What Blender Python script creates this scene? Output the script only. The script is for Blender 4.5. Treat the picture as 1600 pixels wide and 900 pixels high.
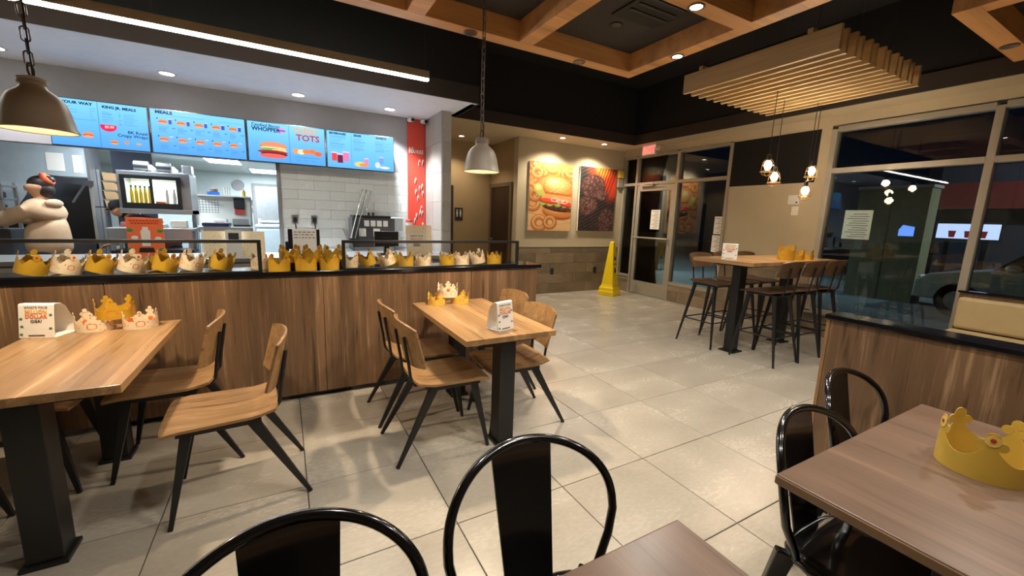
import bpy, bmesh, math, random
import numpy as np
from mathutils import Vector, Matrix

for o in list(bpy.data.objects): bpy.data.objects.remove(o)
scene = bpy.context.scene
COL = scene.collection
PI = math.pi
rng = random.Random(7)

# ------------------------------------------------------------------ camera
EYE = Vector((0, 0, 1.4326))
F_PX = 638.17
CR = Vector((0.87457, -0.48377, 0.03307))
CU = Vector((0.05253, 0.16232, 0.98534))
CF = Vector((0.48205, 0.86001, -0.16737))
cam_d = bpy.data.cameras.new('camera'); cam = bpy.data.objects.new('camera', cam_d); COL.objects.link(cam)
cam_d.sensor_fit = 'HORIZONTAL'; cam_d.sensor_width = 36; cam_d.lens = F_PX / 1600 * 36
cam_d.clip_start = .02; cam_d.clip_end = 200
m4 = Matrix((CR, CU, -CF)).transposed().to_4x4(); m4.translation = EYE
cam.matrix_world = m4
scene.camera = cam

# ------------------------------------------------------------------ world, exposure
w = bpy.data.worlds.new('night'); scene.world = w; w.use_nodes = True
w.node_tree.nodes['Background'].inputs[0].default_value = (.02, .035, .07, 1)
w.node_tree.nodes['Background'].inputs[1].default_value = .05
vs = scene.view_settings
vs.view_transform = 'Standard'; vs.look = 'None'; vs.gamma = 1; vs.use_curve_mapping = False
vs.exposure = 0.42

WARM = (1.0, .80, .57); NEUT = (1.0, .92, .81); COOL = (.78, .9, 1.0)
def lamp(kind, loc, power, color, size=.05, rot=None, spot=None, sy=None, blend=.6):
    d = bpy.data.lights.new('lamp_light', kind); d.energy = power; d.color = color
    if kind == 'AREA':
        d.size = size
        if sy: d.shape = 'RECTANGLE'; d.size_y = sy
    else: d.shadow_soft_size = size
    if kind == 'SPOT': d.spot_size = spot; d.spot_blend = blend
    o = bpy.data.objects.new('lamp_light', d); COL.objects.link(o); o.location = loc
    if rot: o.rotation_euler = rot
    return o
# large area lights: kitchen ceiling panels with fittings further down; the last has none
lamp('AREA', (-1.0, 10.35, 2.36), 62, COOL, .55, sy=1.1)
lamp('AREA', (-.35, 12.3, 2.36), 46, COOL, .55, sy=1.1)
lamp('AREA', (-2.6, 8.6, 2.36), 85, COOL, .55, sy=1.1)
lamp('AREA', (-1.6, 7.0, 2.36), 45, COOL, .3, sy=.6)

# ------------------------------------------------------------------ materials
def lin(r, g, b):
    f = lambda c: c / 12.92 if c <= .04045 else ((c + .055) / 1.055) ** 2.4
    return (f(r / 255), f(g / 255), f(b / 255), 1)
def newmat(name):
    m = bpy.data.materials.new(name); m.use_nodes = True
    nt = m.node_tree; b = nt.nodes['Principled BSDF']
    return m, nt, b
def N(nt, t, **kw):
    n = nt.nodes.new(t)
    for k, v in kw.items(): setattr(n, k, v)
    return n
def ramp(nt, stops, fac):
    r = N(nt, 'ShaderNodeValToRGB'); e = r.color_ramp.elements
    while len(e) > 1: e.remove(e[-1])
    e[0].position = stops[0][0]; e[0].color = stops[0][1]
    for p, c in stops[1:]:
        k = e.new(p); k.color = c
    nt.links.new(fac, r.inputs[0]); return r.outputs[0]
def coords(nt, scale=(1, 1, 1), kind='Object', loc=(0, 0, 0)):
    tc = N(nt, 'ShaderNodeTexCoord'); mp = N(nt, 'ShaderNodeMapping')
    mp.inputs['Scale'].default_value = scale; mp.inputs['Location'].default_value = loc
    nt.links.new(tc.outputs[kind], mp.inputs[0]); return mp.outputs[0]
def noise(nt, vec, scale, detail=4, rough=.55, dist=0):
    n = N(nt, 'ShaderNodeTexNoise'); n.inputs['Scale'].default_value = scale
    n.inputs['Detail'].default_value = detail; n.inputs['Roughness'].default_value = rough
    n.inputs['Distortion'].default_value = dist
    nt.links.new(vec, n.inputs['Vector']); return n.outputs[0]
def bump(nt, b, h, strength, dist=.002):
    n = N(nt, 'ShaderNodeBump'); n.inputs['Strength'].default_value = strength; n.inputs['Distance'].default_value = dist
    nt.links.new(h, n.inputs['Height']); nt.links.new(n.outputs[0], b.inputs['Normal'])
def shade(c, k): return (min(c[0] * k, 1), min(c[1] * k, 1), min(c[2] * k, 1), 1)

def plain(name, c, rough=.5, metal=0, var=.12, nscale=9, coat=0, spec=None):
    m, nt, b = newmat(name)
    f = noise(nt, coords(nt), nscale, 4)
    nt.links.new(ramp(nt, [(.3, shade(c, 1 - var)), (.7, shade(c, 1 + var))], f), b.inputs['Base Color'])
    b.inputs['Roughness'].default_value = rough; b.inputs['Metallic'].default_value = metal
    if coat: b.inputs['Coat Weight'].default_value = coat
    if spec is not None: b.inputs['Specular IOR Level'].default_value = spec
    return m
def emis(name, c, s):
    m, nt, b = newmat(name)
    b.inputs['Base Color'].default_value = (.8, .8, .8, 1)
    b.inputs['Emission Color'].default_value = c; b.inputs['Emission Strength'].default_value = s
    return m
def wood(name, dark, mid, light, axis, rough=.35, staves=0, ws=1.0, obj_var=True):
    """streaked timber; axis = grain direction"""
    m, nt, b = newmat(name)
    sc = [14 * ws, 14 * ws, 14 * ws]; sc[axis] = .9 * ws
    v = coords(nt, tuple(sc))
    if obj_var:
        oi = N(nt, 'ShaderNodeObjectInfo'); ad = N(nt, 'ShaderNodeVectorMath', operation='ADD')
        ml = N(nt, 'ShaderNodeMath', operation='MULTIPLY'); ml.inputs[1].default_value = 37
        nt.links.new(oi.outputs['Random'], ml.inputs[0])
        nt.links.new(v, ad.inputs[0]); nt.links.new(ml.outputs[0], ad.inputs[1]); v = ad.outputs[0]
    f = noise(nt, v, 1.0, 8, .68, .35)
    fh = N(nt, 'ShaderNodeVectorMath', operation='MULTIPLY'); fh.inputs[1].default_value = tuple(1.0 if k == axis else 4.5 for k in range(3))
    nt.links.new(v, fh.inputs[0]); ff = noise(nt, fh.outputs[0], 1.0, 4, .6, .2)
    mxf = N(nt, 'ShaderNodeMix', data_type='FLOAT'); mxf.inputs[0].default_value = .35
    nt.links.new(f, mxf.inputs[2]); nt.links.new(ff, mxf.inputs[3]); f = mxf.outputs[0]
    col = ramp(nt, [(.36, dark), (.47, mid), (.54, mid), (.66, light)], f)
    sc2 = [3.2 * ws] * 3; sc2[axis] = .25 * ws
    f2 = noise(nt, coords(nt, tuple(sc2)), 1.3, 3)
    mx = N(nt, 'ShaderNodeMix', data_type='RGBA', blend_type='MULTIPLY'); mx.inputs[0].default_value = .8
    nt.links.new(col, mx.inputs[6])
    nt.links.new(ramp(nt, [(.3, (.62, .6, .58, 1)), (.7, (1.15, 1.12, 1.05, 1))], f2), mx.inputs[7])
    out = mx.outputs[2]
    if staves:
        ax = (axis + 1) % 3 if axis != 2 else 0
        if axis == 1: ax = 0
        sep = N(nt, 'ShaderNodeSeparateXYZ'); nt.links.new(coords(nt), sep.inputs[0])
        mu = N(nt, 'ShaderNodeMath', operation='MULTIPLY'); mu.inputs[1].default_value = staves
        nt.links.new(sep.outputs[ax], mu.inputs[0])
        fl = N(nt, 'ShaderNodeMath', operation='FLOOR'); nt.links.new(mu.outputs[0], fl.inputs[0])
        wn = N(nt, 'ShaderNodeTexWhiteNoise', noise_dimensions='1D'); nt.links.new(fl.outputs[0], wn.inputs['W'])
        m2 = N(nt, 'ShaderNodeMix', data_type='RGBA', blend_type='MULTIPLY'); m2.inputs[0].default_value = .75
        nt.links.new(out, m2.inputs[6])
        nt.links.new(ramp(nt, [(0, (.66, .63, .6, 1)), (1, (1.22, 1.18, 1.12, 1))], wn.outputs[0]), m2.inputs[7]); out = m2.outputs[2]
    nt.links.new(out, b.inputs['Base Color']); b.inputs['Roughness'].default_value = rough
    bump(nt, b, f, .08)
    return m
def glassmat(name, tint=(1, 1, 1, 1), ior=1.5, rough=.01):
    m = bpy.data.materials.new(name); m.use_nodes = True; nt = m.node_tree
    nt.nodes.remove(nt.nodes['Principled BSDF'])
    o = nt.nodes['Material Output']
    t = N(nt, 'ShaderNodeBsdfTransparent'); t.inputs[0].default_value = tint
    g = N(nt, 'ShaderNodeBsdfGlossy'); g.inputs['Roughness'].default_value = rough
    fr = N(nt, 'ShaderNodeFresnel'); fr.inputs[0].default_value = ior
    mx = N(nt, 'ShaderNodeMixShader')
    nt.links.new(fr.outputs[0], mx.inputs[0]); nt.links.new(t.outputs[0], mx.inputs[1]); nt.links.new(g.outputs[0], mx.inputs[2])
    nt.links.new(mx.outputs[0], o.inputs[0]); return m
def printed(name, rough=.5, e=0):
    m, nt, b = newmat(name)
    a = N(nt, 'ShaderNodeVertexColor', layer_name='Col')
    if e:
        b.inputs['Base Color'].default_value = (.003, .003, .003, 1)
        nt.links.new(a.outputs[0], b.inputs['Emission Color']); b.inputs['Emission Strength'].default_value = e
    else: nt.links.new(a.outputs[0], b.inputs['Base Color'])
    b.inputs['Roughness'].default_value = rough
    return m

def tile_mat(name, dark, mid, light, rough, scale=1.6, oscale=.10):
    m, nt, b = newmat(name)
    oi = N(nt, 'ShaderNodeObjectInfo'); ml = N(nt, 'ShaderNodeMath', operation='MULTIPLY'); ml.inputs[1].default_value = 53
    nt.links.new(oi.outputs['Random'], ml.inputs[0])
    ad = N(nt, 'ShaderNodeVectorMath', operation='ADD'); nt.links.new(coords(nt, (1, 1.9, 1)), ad.inputs[0]); nt.links.new(ml.outputs[0], ad.inputs[1])
    f = noise(nt, ad.outputs[0], scale, 3, .5, .1)
    sp = noise(nt, coords(nt, (26, 60, 26)), 1.0, 5, .7)
    mq = N(nt, 'ShaderNodeMix', data_type='FLOAT'); mq.inputs[0].default_value = .4
    nt.links.new(f, mq.inputs[2]); nt.links.new(sp, mq.inputs[3]); f = mq.outputs[0]
    c = ramp(nt, [(.3, dark), (.5, mid), (.7, light)], f)
    mx = N(nt, 'ShaderNodeMix', data_type='RGBA', blend_type='MULTIPLY'); mx.inputs[0].default_value = 1
    nt.links.new(c, mx.inputs[6])
    nt.links.new(ramp(nt, [(0, (1 - oscale,) * 3 + (1,)), (1, (1 + oscale,) * 3 + (1,))], oi.outputs['Random']), mx.inputs[7])
    nt.links.new(mx.outputs[2], b.inputs['Base Color'])
    rr = N(nt, 'ShaderNodeMapRange'); rr.inputs[3].default_value = rough * .8; rr.inputs[4].default_value = rough * 1.3
    nt.links.new(f, rr.inputs[0]); nt.links.new(rr.outputs[0], b.inputs['Roughness']); return m

M = {}
M['tile'] = tile_mat('floor_tile_porcelain', lin(158, 150, 137), lin(174, 166, 152), lin(190, 182, 168), .25, 1.5, .04)
M['grout'] = plain('grout', lin(88, 78, 66), .8)
M['panel'] = wood('walnut_laminate', lin(70, 53, 39), lin(120, 94, 71), lin(166, 138, 108), 2, .38, staves=11, ws=1.7)
M['top'] = wood('table_laminate', lin(122, 92, 60), lin(174, 138, 97), lin(210, 182, 146), 1, .28, staves=8, ws=1.4)
M['edge'] = plain('laminate_edge', lin(150, 112, 72), .45)
M['ply'] = wood('chair_plywood', lin(102, 75, 48), lin(156, 121, 82), lin(198, 166, 124), 0, .35, ws=1.8)
M['plydark'] = wood('stool_plywood', lin(66, 47, 32), lin(92, 67, 46), lin(118, 88, 60), 0, .35)
M['top2'] = wood('brown_tabletop', lin(100, 79, 66), lin(120, 97, 82), lin(138, 115, 98), 1, .3)
M['top2edge'] = plain('brown_table_edge', lin(150, 118, 86), .4)
M['black'] = plain('black_powder_coat', lin(22, 22, 23), .42)
M['blackgloss'] = plain('black_gloss_enamel', lin(14, 14, 15), .16, coat=.5)
M['ledge'] = plain('black_solid_surface', lin(16, 16, 20), .12)
M['wall'] = plain('beige_paint', lin(192, 178, 150), .75, var=.04, nscale=3)
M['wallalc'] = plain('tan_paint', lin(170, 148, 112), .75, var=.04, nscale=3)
M['white'] = plain('white_paint', lin(232, 234, 240), .7, var=.03)
M['kwhite'] = plain('kitchen_white', lin(196, 204, 202), .5, var=.03)
M['bulk'] = plain('grey_paint', lin(150, 146, 148), .8, var=.03)
M['blackwall'] = plain('black_paint', lin(11, 10, 10), .8, var=.1)
M['brownwall'] = plain('dark_brown_paint', lin(52, 42, 36), .75, var=.05)
M['darkceil'] = plain('dark_ceiling_tile', lin(62, 56, 50), .9, var=.15, nscale=40)
M['beam'] = wood('oak_beam', lin(206, 146, 86), lin(226, 168, 106), lin(236, 184, 124), 0, .55)
M['slat'] = wood('slat_timber', lin(184, 152, 106), lin(206, 176, 128), lin(220, 194, 148), 1, .55)
M['alu'] = plain('aluminium_frame', lin(176, 168, 152), .38, metal=.35, var=.04)
M['plank'] = tile_mat('plank_tile', lin(102, 88, 70), lin(132, 116, 94), lin(156, 138, 112), .45, 2.2, .2)
M['coltile'] = tile_mat('grey_column_tile', lin(150, 146, 138), lin(166, 162, 154), lin(180, 176, 168), .45, 1.4, .04)
M['subway'] = tile_mat('white_wall_tile', lin(196, 198, 194), lin(206, 208, 204), lin(216, 218, 214), .25, 1, .04)
M['steel'] = plain('stainless_steel', lin(176, 178, 180), .32, metal=.8, var=.06)
M['steellit'] = plain('brushed_steel_sheet', lin(190, 202, 208), .5, metal=.35, var=.05)
M['greysteel'] = plain('dark_steel', lin(84, 84, 88), .4, metal=.6)
M['glass'] = glassmat('window_glass', (.86, .92, .93, 1))
M['clear'] = glassmat('clear_acrylic', (.97, .98, .98, 1), 1.25)
M['gold'] = plain('gold_card', lin(198, 154, 42), .38, var=.06)
M['goldin'] = plain('gold_card_pale', lin(214, 178, 70), .5, var=.06)
M['cream'] = None
M['cream0'] = plain('cream_card', lin(240, 210, 110), .55, var=.03)
M['paper'] = plain('white_paper', lin(238, 232, 222), .7, var=.02)
M['orangeink'] = plain('orange_ink', lin(230, 110, 44), .6, var=.05)
M['redink'] = plain('red_ink', lin(196, 58, 34), .6, var=.05)
M['darkink'] = plain('dark_ink', lin(44, 30, 24), .6, var=.05)
M['navyink'] = plain('navy_ink', lin(20, 44, 96), .6, var=.05)
M['goldink'] = plain('amber_ink', lin(236, 168, 52), .6, var=.05)
M['greenink'] = plain('green_ink', lin(60, 140, 74), .6, var=.05)
M['yellow'] = plain('yellow_plastic', lin(246, 214, 20), .35, var=.03)
M['enamel'] = plain('white_enamel', lin(186, 176, 162), .4, var=.06, nscale=22)
M['enamelin'] = plain('white_enamel_inside', lin(240, 232, 214), .5, var=.02)
M['brass'] = plain('aged_brass_wire', lin(150, 118, 76), .35, metal=.6)
M['chain'] = plain('grey_chain_metal', lin(110, 100, 92), .35, metal=.7)
M['red'] = plain('red_panel', lin(182, 58, 46), .5, var=.05)
M['doorbrown'] = wood('dark_door', lin(40, 27, 20), lin(56, 38, 28), lin(68, 48, 36), 2, .45)
M['frame'] = plain('grey_door_frame', lin(104, 88, 72), .5)
M['tan'] = plain('tan_vinyl', lin(190, 168, 124), .45, var=.05)
M['blackbits'] = plain('black_plastic', lin(20, 20, 22), .4)
M['whitebits'] = plain('white_plastic', lin(226, 224, 218), .45, var=.03)
M['kraft'] = plain('kraft_paper', lin(150, 118, 80), .8)
M['hoodie'] = plain('beige_fleece', lin(180, 150, 118), .9, var=.06, nscale=25)
M['navy'] = plain('navy_cloth', lin(26, 30, 50), .9)
M['skin'] = plain('skin', lin(196, 148, 116), .55, var=.03)
M['hair'] = plain('dark_hair', lin(34, 24, 20), .5, var=.3, nscale=60)
M['scrunch'] = plain('orange_cloth', lin(244, 98, 56), .8)
M['mauve'] = plain('mauve_cloth', lin(150, 84, 82), .85)
M['apron'] = plain('black_cloth', lin(24, 26, 32), .85)
M['posterorange'] = plain('orange_card', lin(244, 118, 66), .6, var=.03)
M['blue'] = plain('blue_plastic', lin(30, 110, 214), .4)
M['asphalt'] = plain('asphalt', lin(84, 90, 94), .8, var=.2, nscale=20)
M['extwall'] = plain('pale_green_render', lin(116, 112, 86), .9, var=.08)
M['extred'] = plain('dark_red_fascia', lin(112, 34, 32), .6)
M['extdark'] = plain('dark_render', lin(40, 44, 56), .9)
M['car'] = plain('pale_car_paint', lin(196, 214, 212), .22, metal=.3, coat=.6)
M['carglass'] = plain('car_glass', lin(12, 14, 18), .08)
M['bulb'] = emis('warm_bulb', (1, .74, .42, 1), 26)
M['shadebulb'] = emis('pendant_bulb', (1, .78, .48, 1), 14)
M['spotwarm'] = emis('warm_downlight', (1, .84, .6, 1), 16)
M['spotdim'] = plain('unlit_lens', lin(96, 84, 70), .2, var=.05)
M['spotcool'] = emis('cool_downlight', (.94, .97, 1, 1), 16)
M['bar'] = emis('linear_led', (1, .96, .82, 1), 42)
M['fluor'] = emis('fluorescent_diffuser', (.95, .98, 1, 1), 5)
M['exitred'] = emis('exit_red', (1, .06, .06, 1), 1.4)
M['exitface'] = emis('exit_face', (1, .5, .42, 1), .12)
M['warmglow'] = emis('cabinet_light', (.85, 1, .98, 1), 1.6)
M['screenprint'] = printed('backlit_menu', .5, 1.0)
M['menunavy'] = emis('menu_navy', lin(18, 40, 96), .6); M['menuamber'] = emis('menu_amber', lin(255, 176, 70), .8); M['menured'] = emis('menu_red', lin(206, 50, 40), .8); M['menuwhite'] = emis('menu_white', lin(255, 240, 236), .8)
for k_ in ('menunavy', 'menuamber', 'menured', 'menuwhite'): M[k_].node_tree.nodes['Principled BSDF'].inputs['Base Color'].default_value = (.003, .003, .003, 1)
M['canvas'] = printed('canvas_print', .55)
for k_ in ('screenprint', 'menunavy', 'menuamber', 'menured', 'menuwhite'): M[k_].node_tree.nodes['Principled BSDF'].inputs['Specular IOR Level'].default_value = .0
M['extscreen'] = emis('outdoor_screen', (.45, .55, 1, 1), .9)
M['extblue'] = emis('outdoor_blue_sign', (.12, .3, 1, 1), .9)
def cream():
    m, nt, b = newmat('printed_cream_card')
    v = N(nt, 'ShaderNodeTexVoronoi'); v.inputs['Scale'].default_value = 55
    nt.links.new(coords(nt), v.inputs['Vector'])
    f = ramp(nt, [(.0, (1, 1, 1, 1)), (.17, (1, 1, 1, 1)), (.2, (0, 0, 0, 1))], v.outputs['Distance'])
    g = ramp(nt, [(.0, lin(60, 92, 44)), (.4, lin(84, 56, 36)), (.7, lin(214, 124, 70)), (1, lin(150, 100, 50))], v.outputs['Color'])
    mx = N(nt, 'ShaderNodeMix', data_type='RGBA'); nt.links.new(f, mx.inputs[0]); mx.inputs[6].default_value = lin(236, 216, 182)
    nt.links.new(g, mx.inputs[7]); nt.links.new(mx.outputs[2], b.inputs['Base Color']); b.inputs['Roughness'].default_value = .5
    return m
M['cream'] = cream()

# ------------------------------------------------------------------ mesh helpers
class MB:
    def __init__(s): s.v = []; s.f = []
    def add(s, vs_, fs):
        n = len(s.v); s.v += [tuple(p) for p in vs_]; s.f += [tuple(i + n for i in q) for q in fs]; return s
    def box(s, x0, x1, y0, y1, z0, z1):
        return s.add([(x0, y0, z0), (x1, y0, z0), (x1, y1, z0), (x0, y1, z0), (x0, y0, z1), (x1, y0, z1), (x1, y1, z1), (x0, y1, z1)],
                     [(3, 2, 1, 0), (4, 5, 6, 7), (0, 1, 5, 4), (1, 2, 6, 5), (2, 3, 7, 6), (3, 0, 4, 7)])
    def cbox(s, c, sz): return s.box(c[0] - sz[0] / 2, c[0] + sz[0] / 2, c[1] - sz[1] / 2, c[1] + sz[1] / 2, c[2] - sz[2] / 2, c[2] + sz[2] / 2)
    def bar(s, p0, p1, a0, a1, up=(0, 0, 1)):
        p0 = Vector(p0); p1 = Vector(p1); d = (p1 - p0).normalized(); u = Vector(up)
        if abs(d.dot(u)) > .97: u = Vector((1, 0, 0))
        r = d.cross(u).normalized(); u = r.cross(d)
        vs_ = []
        for p, (wd, dp) in ((p0, a0), (p1, a1)):
            for i, j in ((-1, -1), (1, -1), (1, 1), (-1, 1)): vs_.append(p + r * (i * wd / 2) + u * (j * dp / 2))
        return s.add(vs_, [(0, 1, 2, 3), (7, 6, 5, 4), (4, 5, 1, 0), (5, 6, 2, 1), (6, 7, 3, 2), (7, 4, 0, 3)])
    def tube(s, pts, r, n=8, closed=False):
        pts = [Vector(p) for p in pts]; k = len(pts); rs = r if isinstance(r, (list, tuple)) else [r] * k
        d0 = (pts[1] - pts[0]).normalized(); u = Vector((0, 0, 1)) if abs(d0.z) < .9 else Vector((1, 0, 0))
        u = (u - d0 * u.dot(d0)).normalized(); rings = []
        for i, p in enumerate(pts):
            if closed: d = pts[(i + 1) % k] - pts[i - 1]
            else: d = pts[min(i + 1, k - 1)] - pts[max(i - 1, 0)]
            d.normalize(); u = (u - d * u.dot(d)).normalized(); q = d.cross(u)
            rings.append([p + (u * math.cos(2 * PI * a / n) + q * math.sin(2 * PI * a / n)) * rs[i] for a in range(n)])
        vs_ = [x for R_ in rings for x in R_]; fs = []
        for i in range(k if closed else k - 1):
            a = i * n; b = ((i + 1) % k) * n
            for j in range(n): fs.append((a + j, a + (j + 1) % n, b + (j + 1) % n, b + j))
        if not closed: fs += [tuple(range(n - 1, -1, -1)), tuple((k - 1) * n + j for j in range(n))]
        return s.add(vs_, fs)
    def lathe(s, prof, n=24, c=(0, 0, 0), sx=1, sy=1, caps=(True, True)):
        vs_ = []; fs = []; k = len(prof)
        for r, z in prof:
            for a in range(n): vs_.append((c[0] + r * sx * math.cos(2 * PI * a / n), c[1] + r * sy * math.sin(2 * PI * a / n), c[2] + z))
        for i in range(k - 1):
            for j in range(n): fs.append((i * n + j, i * n + (j + 1) % n, (i + 1) * n + (j + 1) % n, (i + 1) * n + j))
        if caps[0] and prof[0][0] > 1e-5: fs.append(tuple(range(n - 1, -1, -1)))
        if caps[1] and prof[-1][0] > 1e-5: fs.append(tuple((k - 1) * n + j for j in range(n)))
        return s.add(vs_, fs)
    def ell(s, c, r, n=16, m=10):
        return s.lathe([(max(r[0] * math.sin(PI * i / m), 1e-6), -r[2] * math.cos(PI * i / m)) for i in range(m + 1)], n, c, 1, r[1] / r[0])
    def prism(s, poly, t0, t1, mp):
        """poly: 2d points, mp(a, b, t) -> 3d"""
        n = len(poly); vs_ = [mp(a, b, t0) for a, b in poly] + [mp(a, b, t1) for a, b in poly]
        fs = [tuple(range(n - 1, -1, -1)), tuple(range(n, 2 * n))] + [(i, (i + 1) % n, n + (i + 1) % n, n + i) for i in range(n)]
        return s.add(vs_, fs)
    def sheet(s, fn, nu, nv, th):
        """solid sheet around the surface fn(u, v), u, v in 0..1"""
        P = [[Vector(fn(i / nu, j / nv)) for j in range(nv + 1)] for i in range(nu + 1)]
        A = []; B = []
        for i in range(nu + 1):
            for j in range(nv + 1):
                du = P[min(i + 1, nu)][j] - P[max(i - 1, 0)][j]; dv = P[i][min(j + 1, nv)] - P[i][max(j - 1, 0)]
                nn = du.cross(dv)
                nn = nn.normalized() if nn.length > 1e-9 else Vector((0, 0, 1))
                A.append(P[i][j] + nn * th / 2); B.append(P[i][j] - nn * th / 2)
        q = lambda i, j: i * (nv + 1) + j; o = len(A); fs = []
        for i in range(nu):
            for j in range(nv):
                fs.append((q(i, j), q(i + 1, j), q(i + 1, j + 1), q(i, j + 1)))
                fs.append((o + q(i, j + 1), o + q(i + 1, j + 1), o + q(i + 1, j), o + q(i, j)))
        for i in range(nu):
            fs.append((q(i, 0), o + q(i, 0), o + q(i + 1, 0), q(i + 1, 0))); fs.append((q(i + 1, nv), o + q(i + 1, nv), o + q(i, nv), q(i, nv)))
        for j in range(nv):
            fs.append((q(0, j + 1), o + q(0, j + 1), o + q(0, j), q(0, j))); fs.append((q(nu, j), o + q(nu, j), o + q(nu, j + 1), q(nu, j + 1)))
        return s.add(A + B, fs)
    def mesh(s, name, bevel=0, smooth=None, seg=2):
        me = bpy.data.meshes.new(name); me.from_pydata(s.v, [], s.f); me.update()
        bm = bmesh.new(); bm.from_mesh(me)
        bmesh.ops.recalc_face_normals(bm, faces=bm.faces)
        if bevel: bmesh.ops.bevel(bm, geom=list(bm.edges), offset=bevel, segments=seg, affect='EDGES', profile=.5, clamp_overlap=True)
        bm.to_mesh(me); bm.free()
        if smooth:
            me.shade_smooth()
            me.set_sharp_from_angle(angle=math.radians(smooth))
        return me
def obj(name, mb, mat, parent=None, loc=(0, 0, 0), rot=(0, 0, 0), bevel=0, smooth=None, label=None):
    me = mb.mesh(name, bevel, smooth) if isinstance(mb, MB) else mb
    o = bpy.data.objects.new(name, me); COL.objects.link(o)
    if mat is not None and not me.materials: me.materials.append(M[mat] if isinstance(mat, str) else mat)
    o.location = loc; o.rotation_euler = rot
    if parent: o.parent = parent
    if label: o['label'] = label
    return o
def tag(o, label, cat, group=None):
    o['label'] = label; o['category'] = cat
    if group: o['group'] = group
    return o
def thing(name, label, cat, loc=(0, 0, 0), rotz=0, group=None, rot=None):
    o = bpy.data.objects.new(name, None); COL.objects.link(o); o.empty_display_size = .1
    o.location = loc; o.rotation_euler = rot if rot else (0, 0, rotz)
    return tag(o, label, cat, group)
def struct(name, mb, mat, **kw):
    o = obj(name, mb, mat, **kw); o['kind'] = 'structure'; return o
def dup(root, label, loc=None, rotz=None, group=None, rot=None):
    def cp(o, par):
        c = o.copy(); COL.objects.link(c)
        if par: c.parent = par
        for ch in o.children: cp(ch, c)
        return c
    r = cp(root, None)
    if loc is not None: r.location = loc
    if rotz is not None: r.rotation_euler = (0, 0, rotz)
    if rot is not None: r.rotation_euler = rot
    r['label'] = label
    if group: r['group'] = group
    return r
_tc = {}
def text(name, body, size, loc, rot, mat, parent, align='LEFT', weight=0, sx=1):
    key = (body, align, weight)
    if key not in _tc:
        c = bpy.data.curves.new('t', 'FONT'); c.body = body; c.size = 1; c.align_x = align; c.extrude = .004; c.offset = weight; c.resolution_u = 2
        t = bpy.data.objects.new('t', c); COL.objects.link(t)
        bpy.context.view_layer.update()
        me = bpy.data.meshes.new_from_object(t.evaluated_get(bpy.context.evaluated_depsgraph_get()))
        bpy.data.objects.remove(t); _tc[key] = me
    me = _tc[key].copy(); me.materials.clear()
    o = obj(name, me, mat, parent, loc, rot); o.scale = (size * sx, size, size); return o
FRONT = (PI / 2, 0, 0)          # lettering that faces -Y

# painted prints: a fine grid of coloured faces
def canvas_mesh(name, wd, ht, img):
    h, w_, _ = img.shape
    xs = np.linspace(0, wd, w_); zs = np.linspace(ht, 0, h)
    V = np.zeros((h, w_, 3), np.float32); V[:, :, 0] = xs[None]; V[:, :, 2] = zs[:, None]
    idx = np.arange(h * w_).reshape(h, w_)
    Fq = np.stack([idx[1:, :-1], idx[1:, 1:], idx[:-1, 1:], idx[:-1, :-1]], -1).reshape(-1, 4)
    me = bpy.data.meshes.new(name); me.from_pydata(V.reshape(-1, 3).tolist(), [], Fq.tolist()); me.update()
    a = me.color_attributes.new('Col', 'FLOAT_COLOR', 'POINT')
    c = np.clip(img, 0, 255) / 255.; c = np.where(c <= .04045, c / 12.92, ((c + .055) / 1.055) ** 2.4)
    a.data.foreach_set('color', np.concatenate([c, np.ones((h, w_, 1))], -1).astype(np.float32).ravel())
    return me
class Pic:
    def __init__(s, w_, h, bg): s.w, s.h = w_, h; s.a = np.zeros((h, w_, 3)); s.a[:] = bg; s.X, s.Y = np.meshgrid((np.arange(w_) + .5) / w_, (np.arange(h) + .5) / h); s.r = np.random.RandomState(3)
    def mix(s, m, c, al=1.): m = np.clip(m, 0, 1)[..., None] * al; s.a = s.a * (1 - m) + np.array(c, float) * m; return s
    def ell(s, cx, cy, rx, ry, c, rot=0, soft=.06, al=1., clip=None):
        dx = s.X - cx; dy = (s.Y - cy) * s.h / s.w; cr, sr = math.cos(rot), math.sin(rot)
        d = np.hypot((dx * cr + dy * sr) / rx, (-dx * sr + dy * cr) / ry)
        m = np.clip((1 - d) / soft + .5, 0, 1)
        if clip is not None: m = m * clip(dx * cr + dy * sr, -dx * sr + dy * cr)
        return s.mix(m, c, al)
    def ring(s, cx, cy, r, wd, c, sq=.8, soft=.25):
        d = np.hypot(s.X - cx, (s.Y - cy) * s.h / s.w / sq); return s.mix(np.clip((1 - abs(d - r) / wd) / soft, 0, 1), c)
    def rect(s, x0, x1, y0, y1, c, al=1.): return s.mix(((s.X >= x0) & (s.X <= x1) & (s.Y >= y0) & (s.Y <= y1)).astype(float), c, al)
    def grad(s, c0, c1, ang=PI / 2):
        t = s.X * math.cos(ang) + s.Y * math.sin(ang); t = (t - t.min()) / (t.max() - t.min()); s.a = np.array(c0, float) * (1 - t[..., None]) + np.array(c1, float) * t[..., None]; return s
    def grain(s, k): s.a = s.a * (1 + k * s.r.randn(s.h, s.w, 1)); return s
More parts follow.
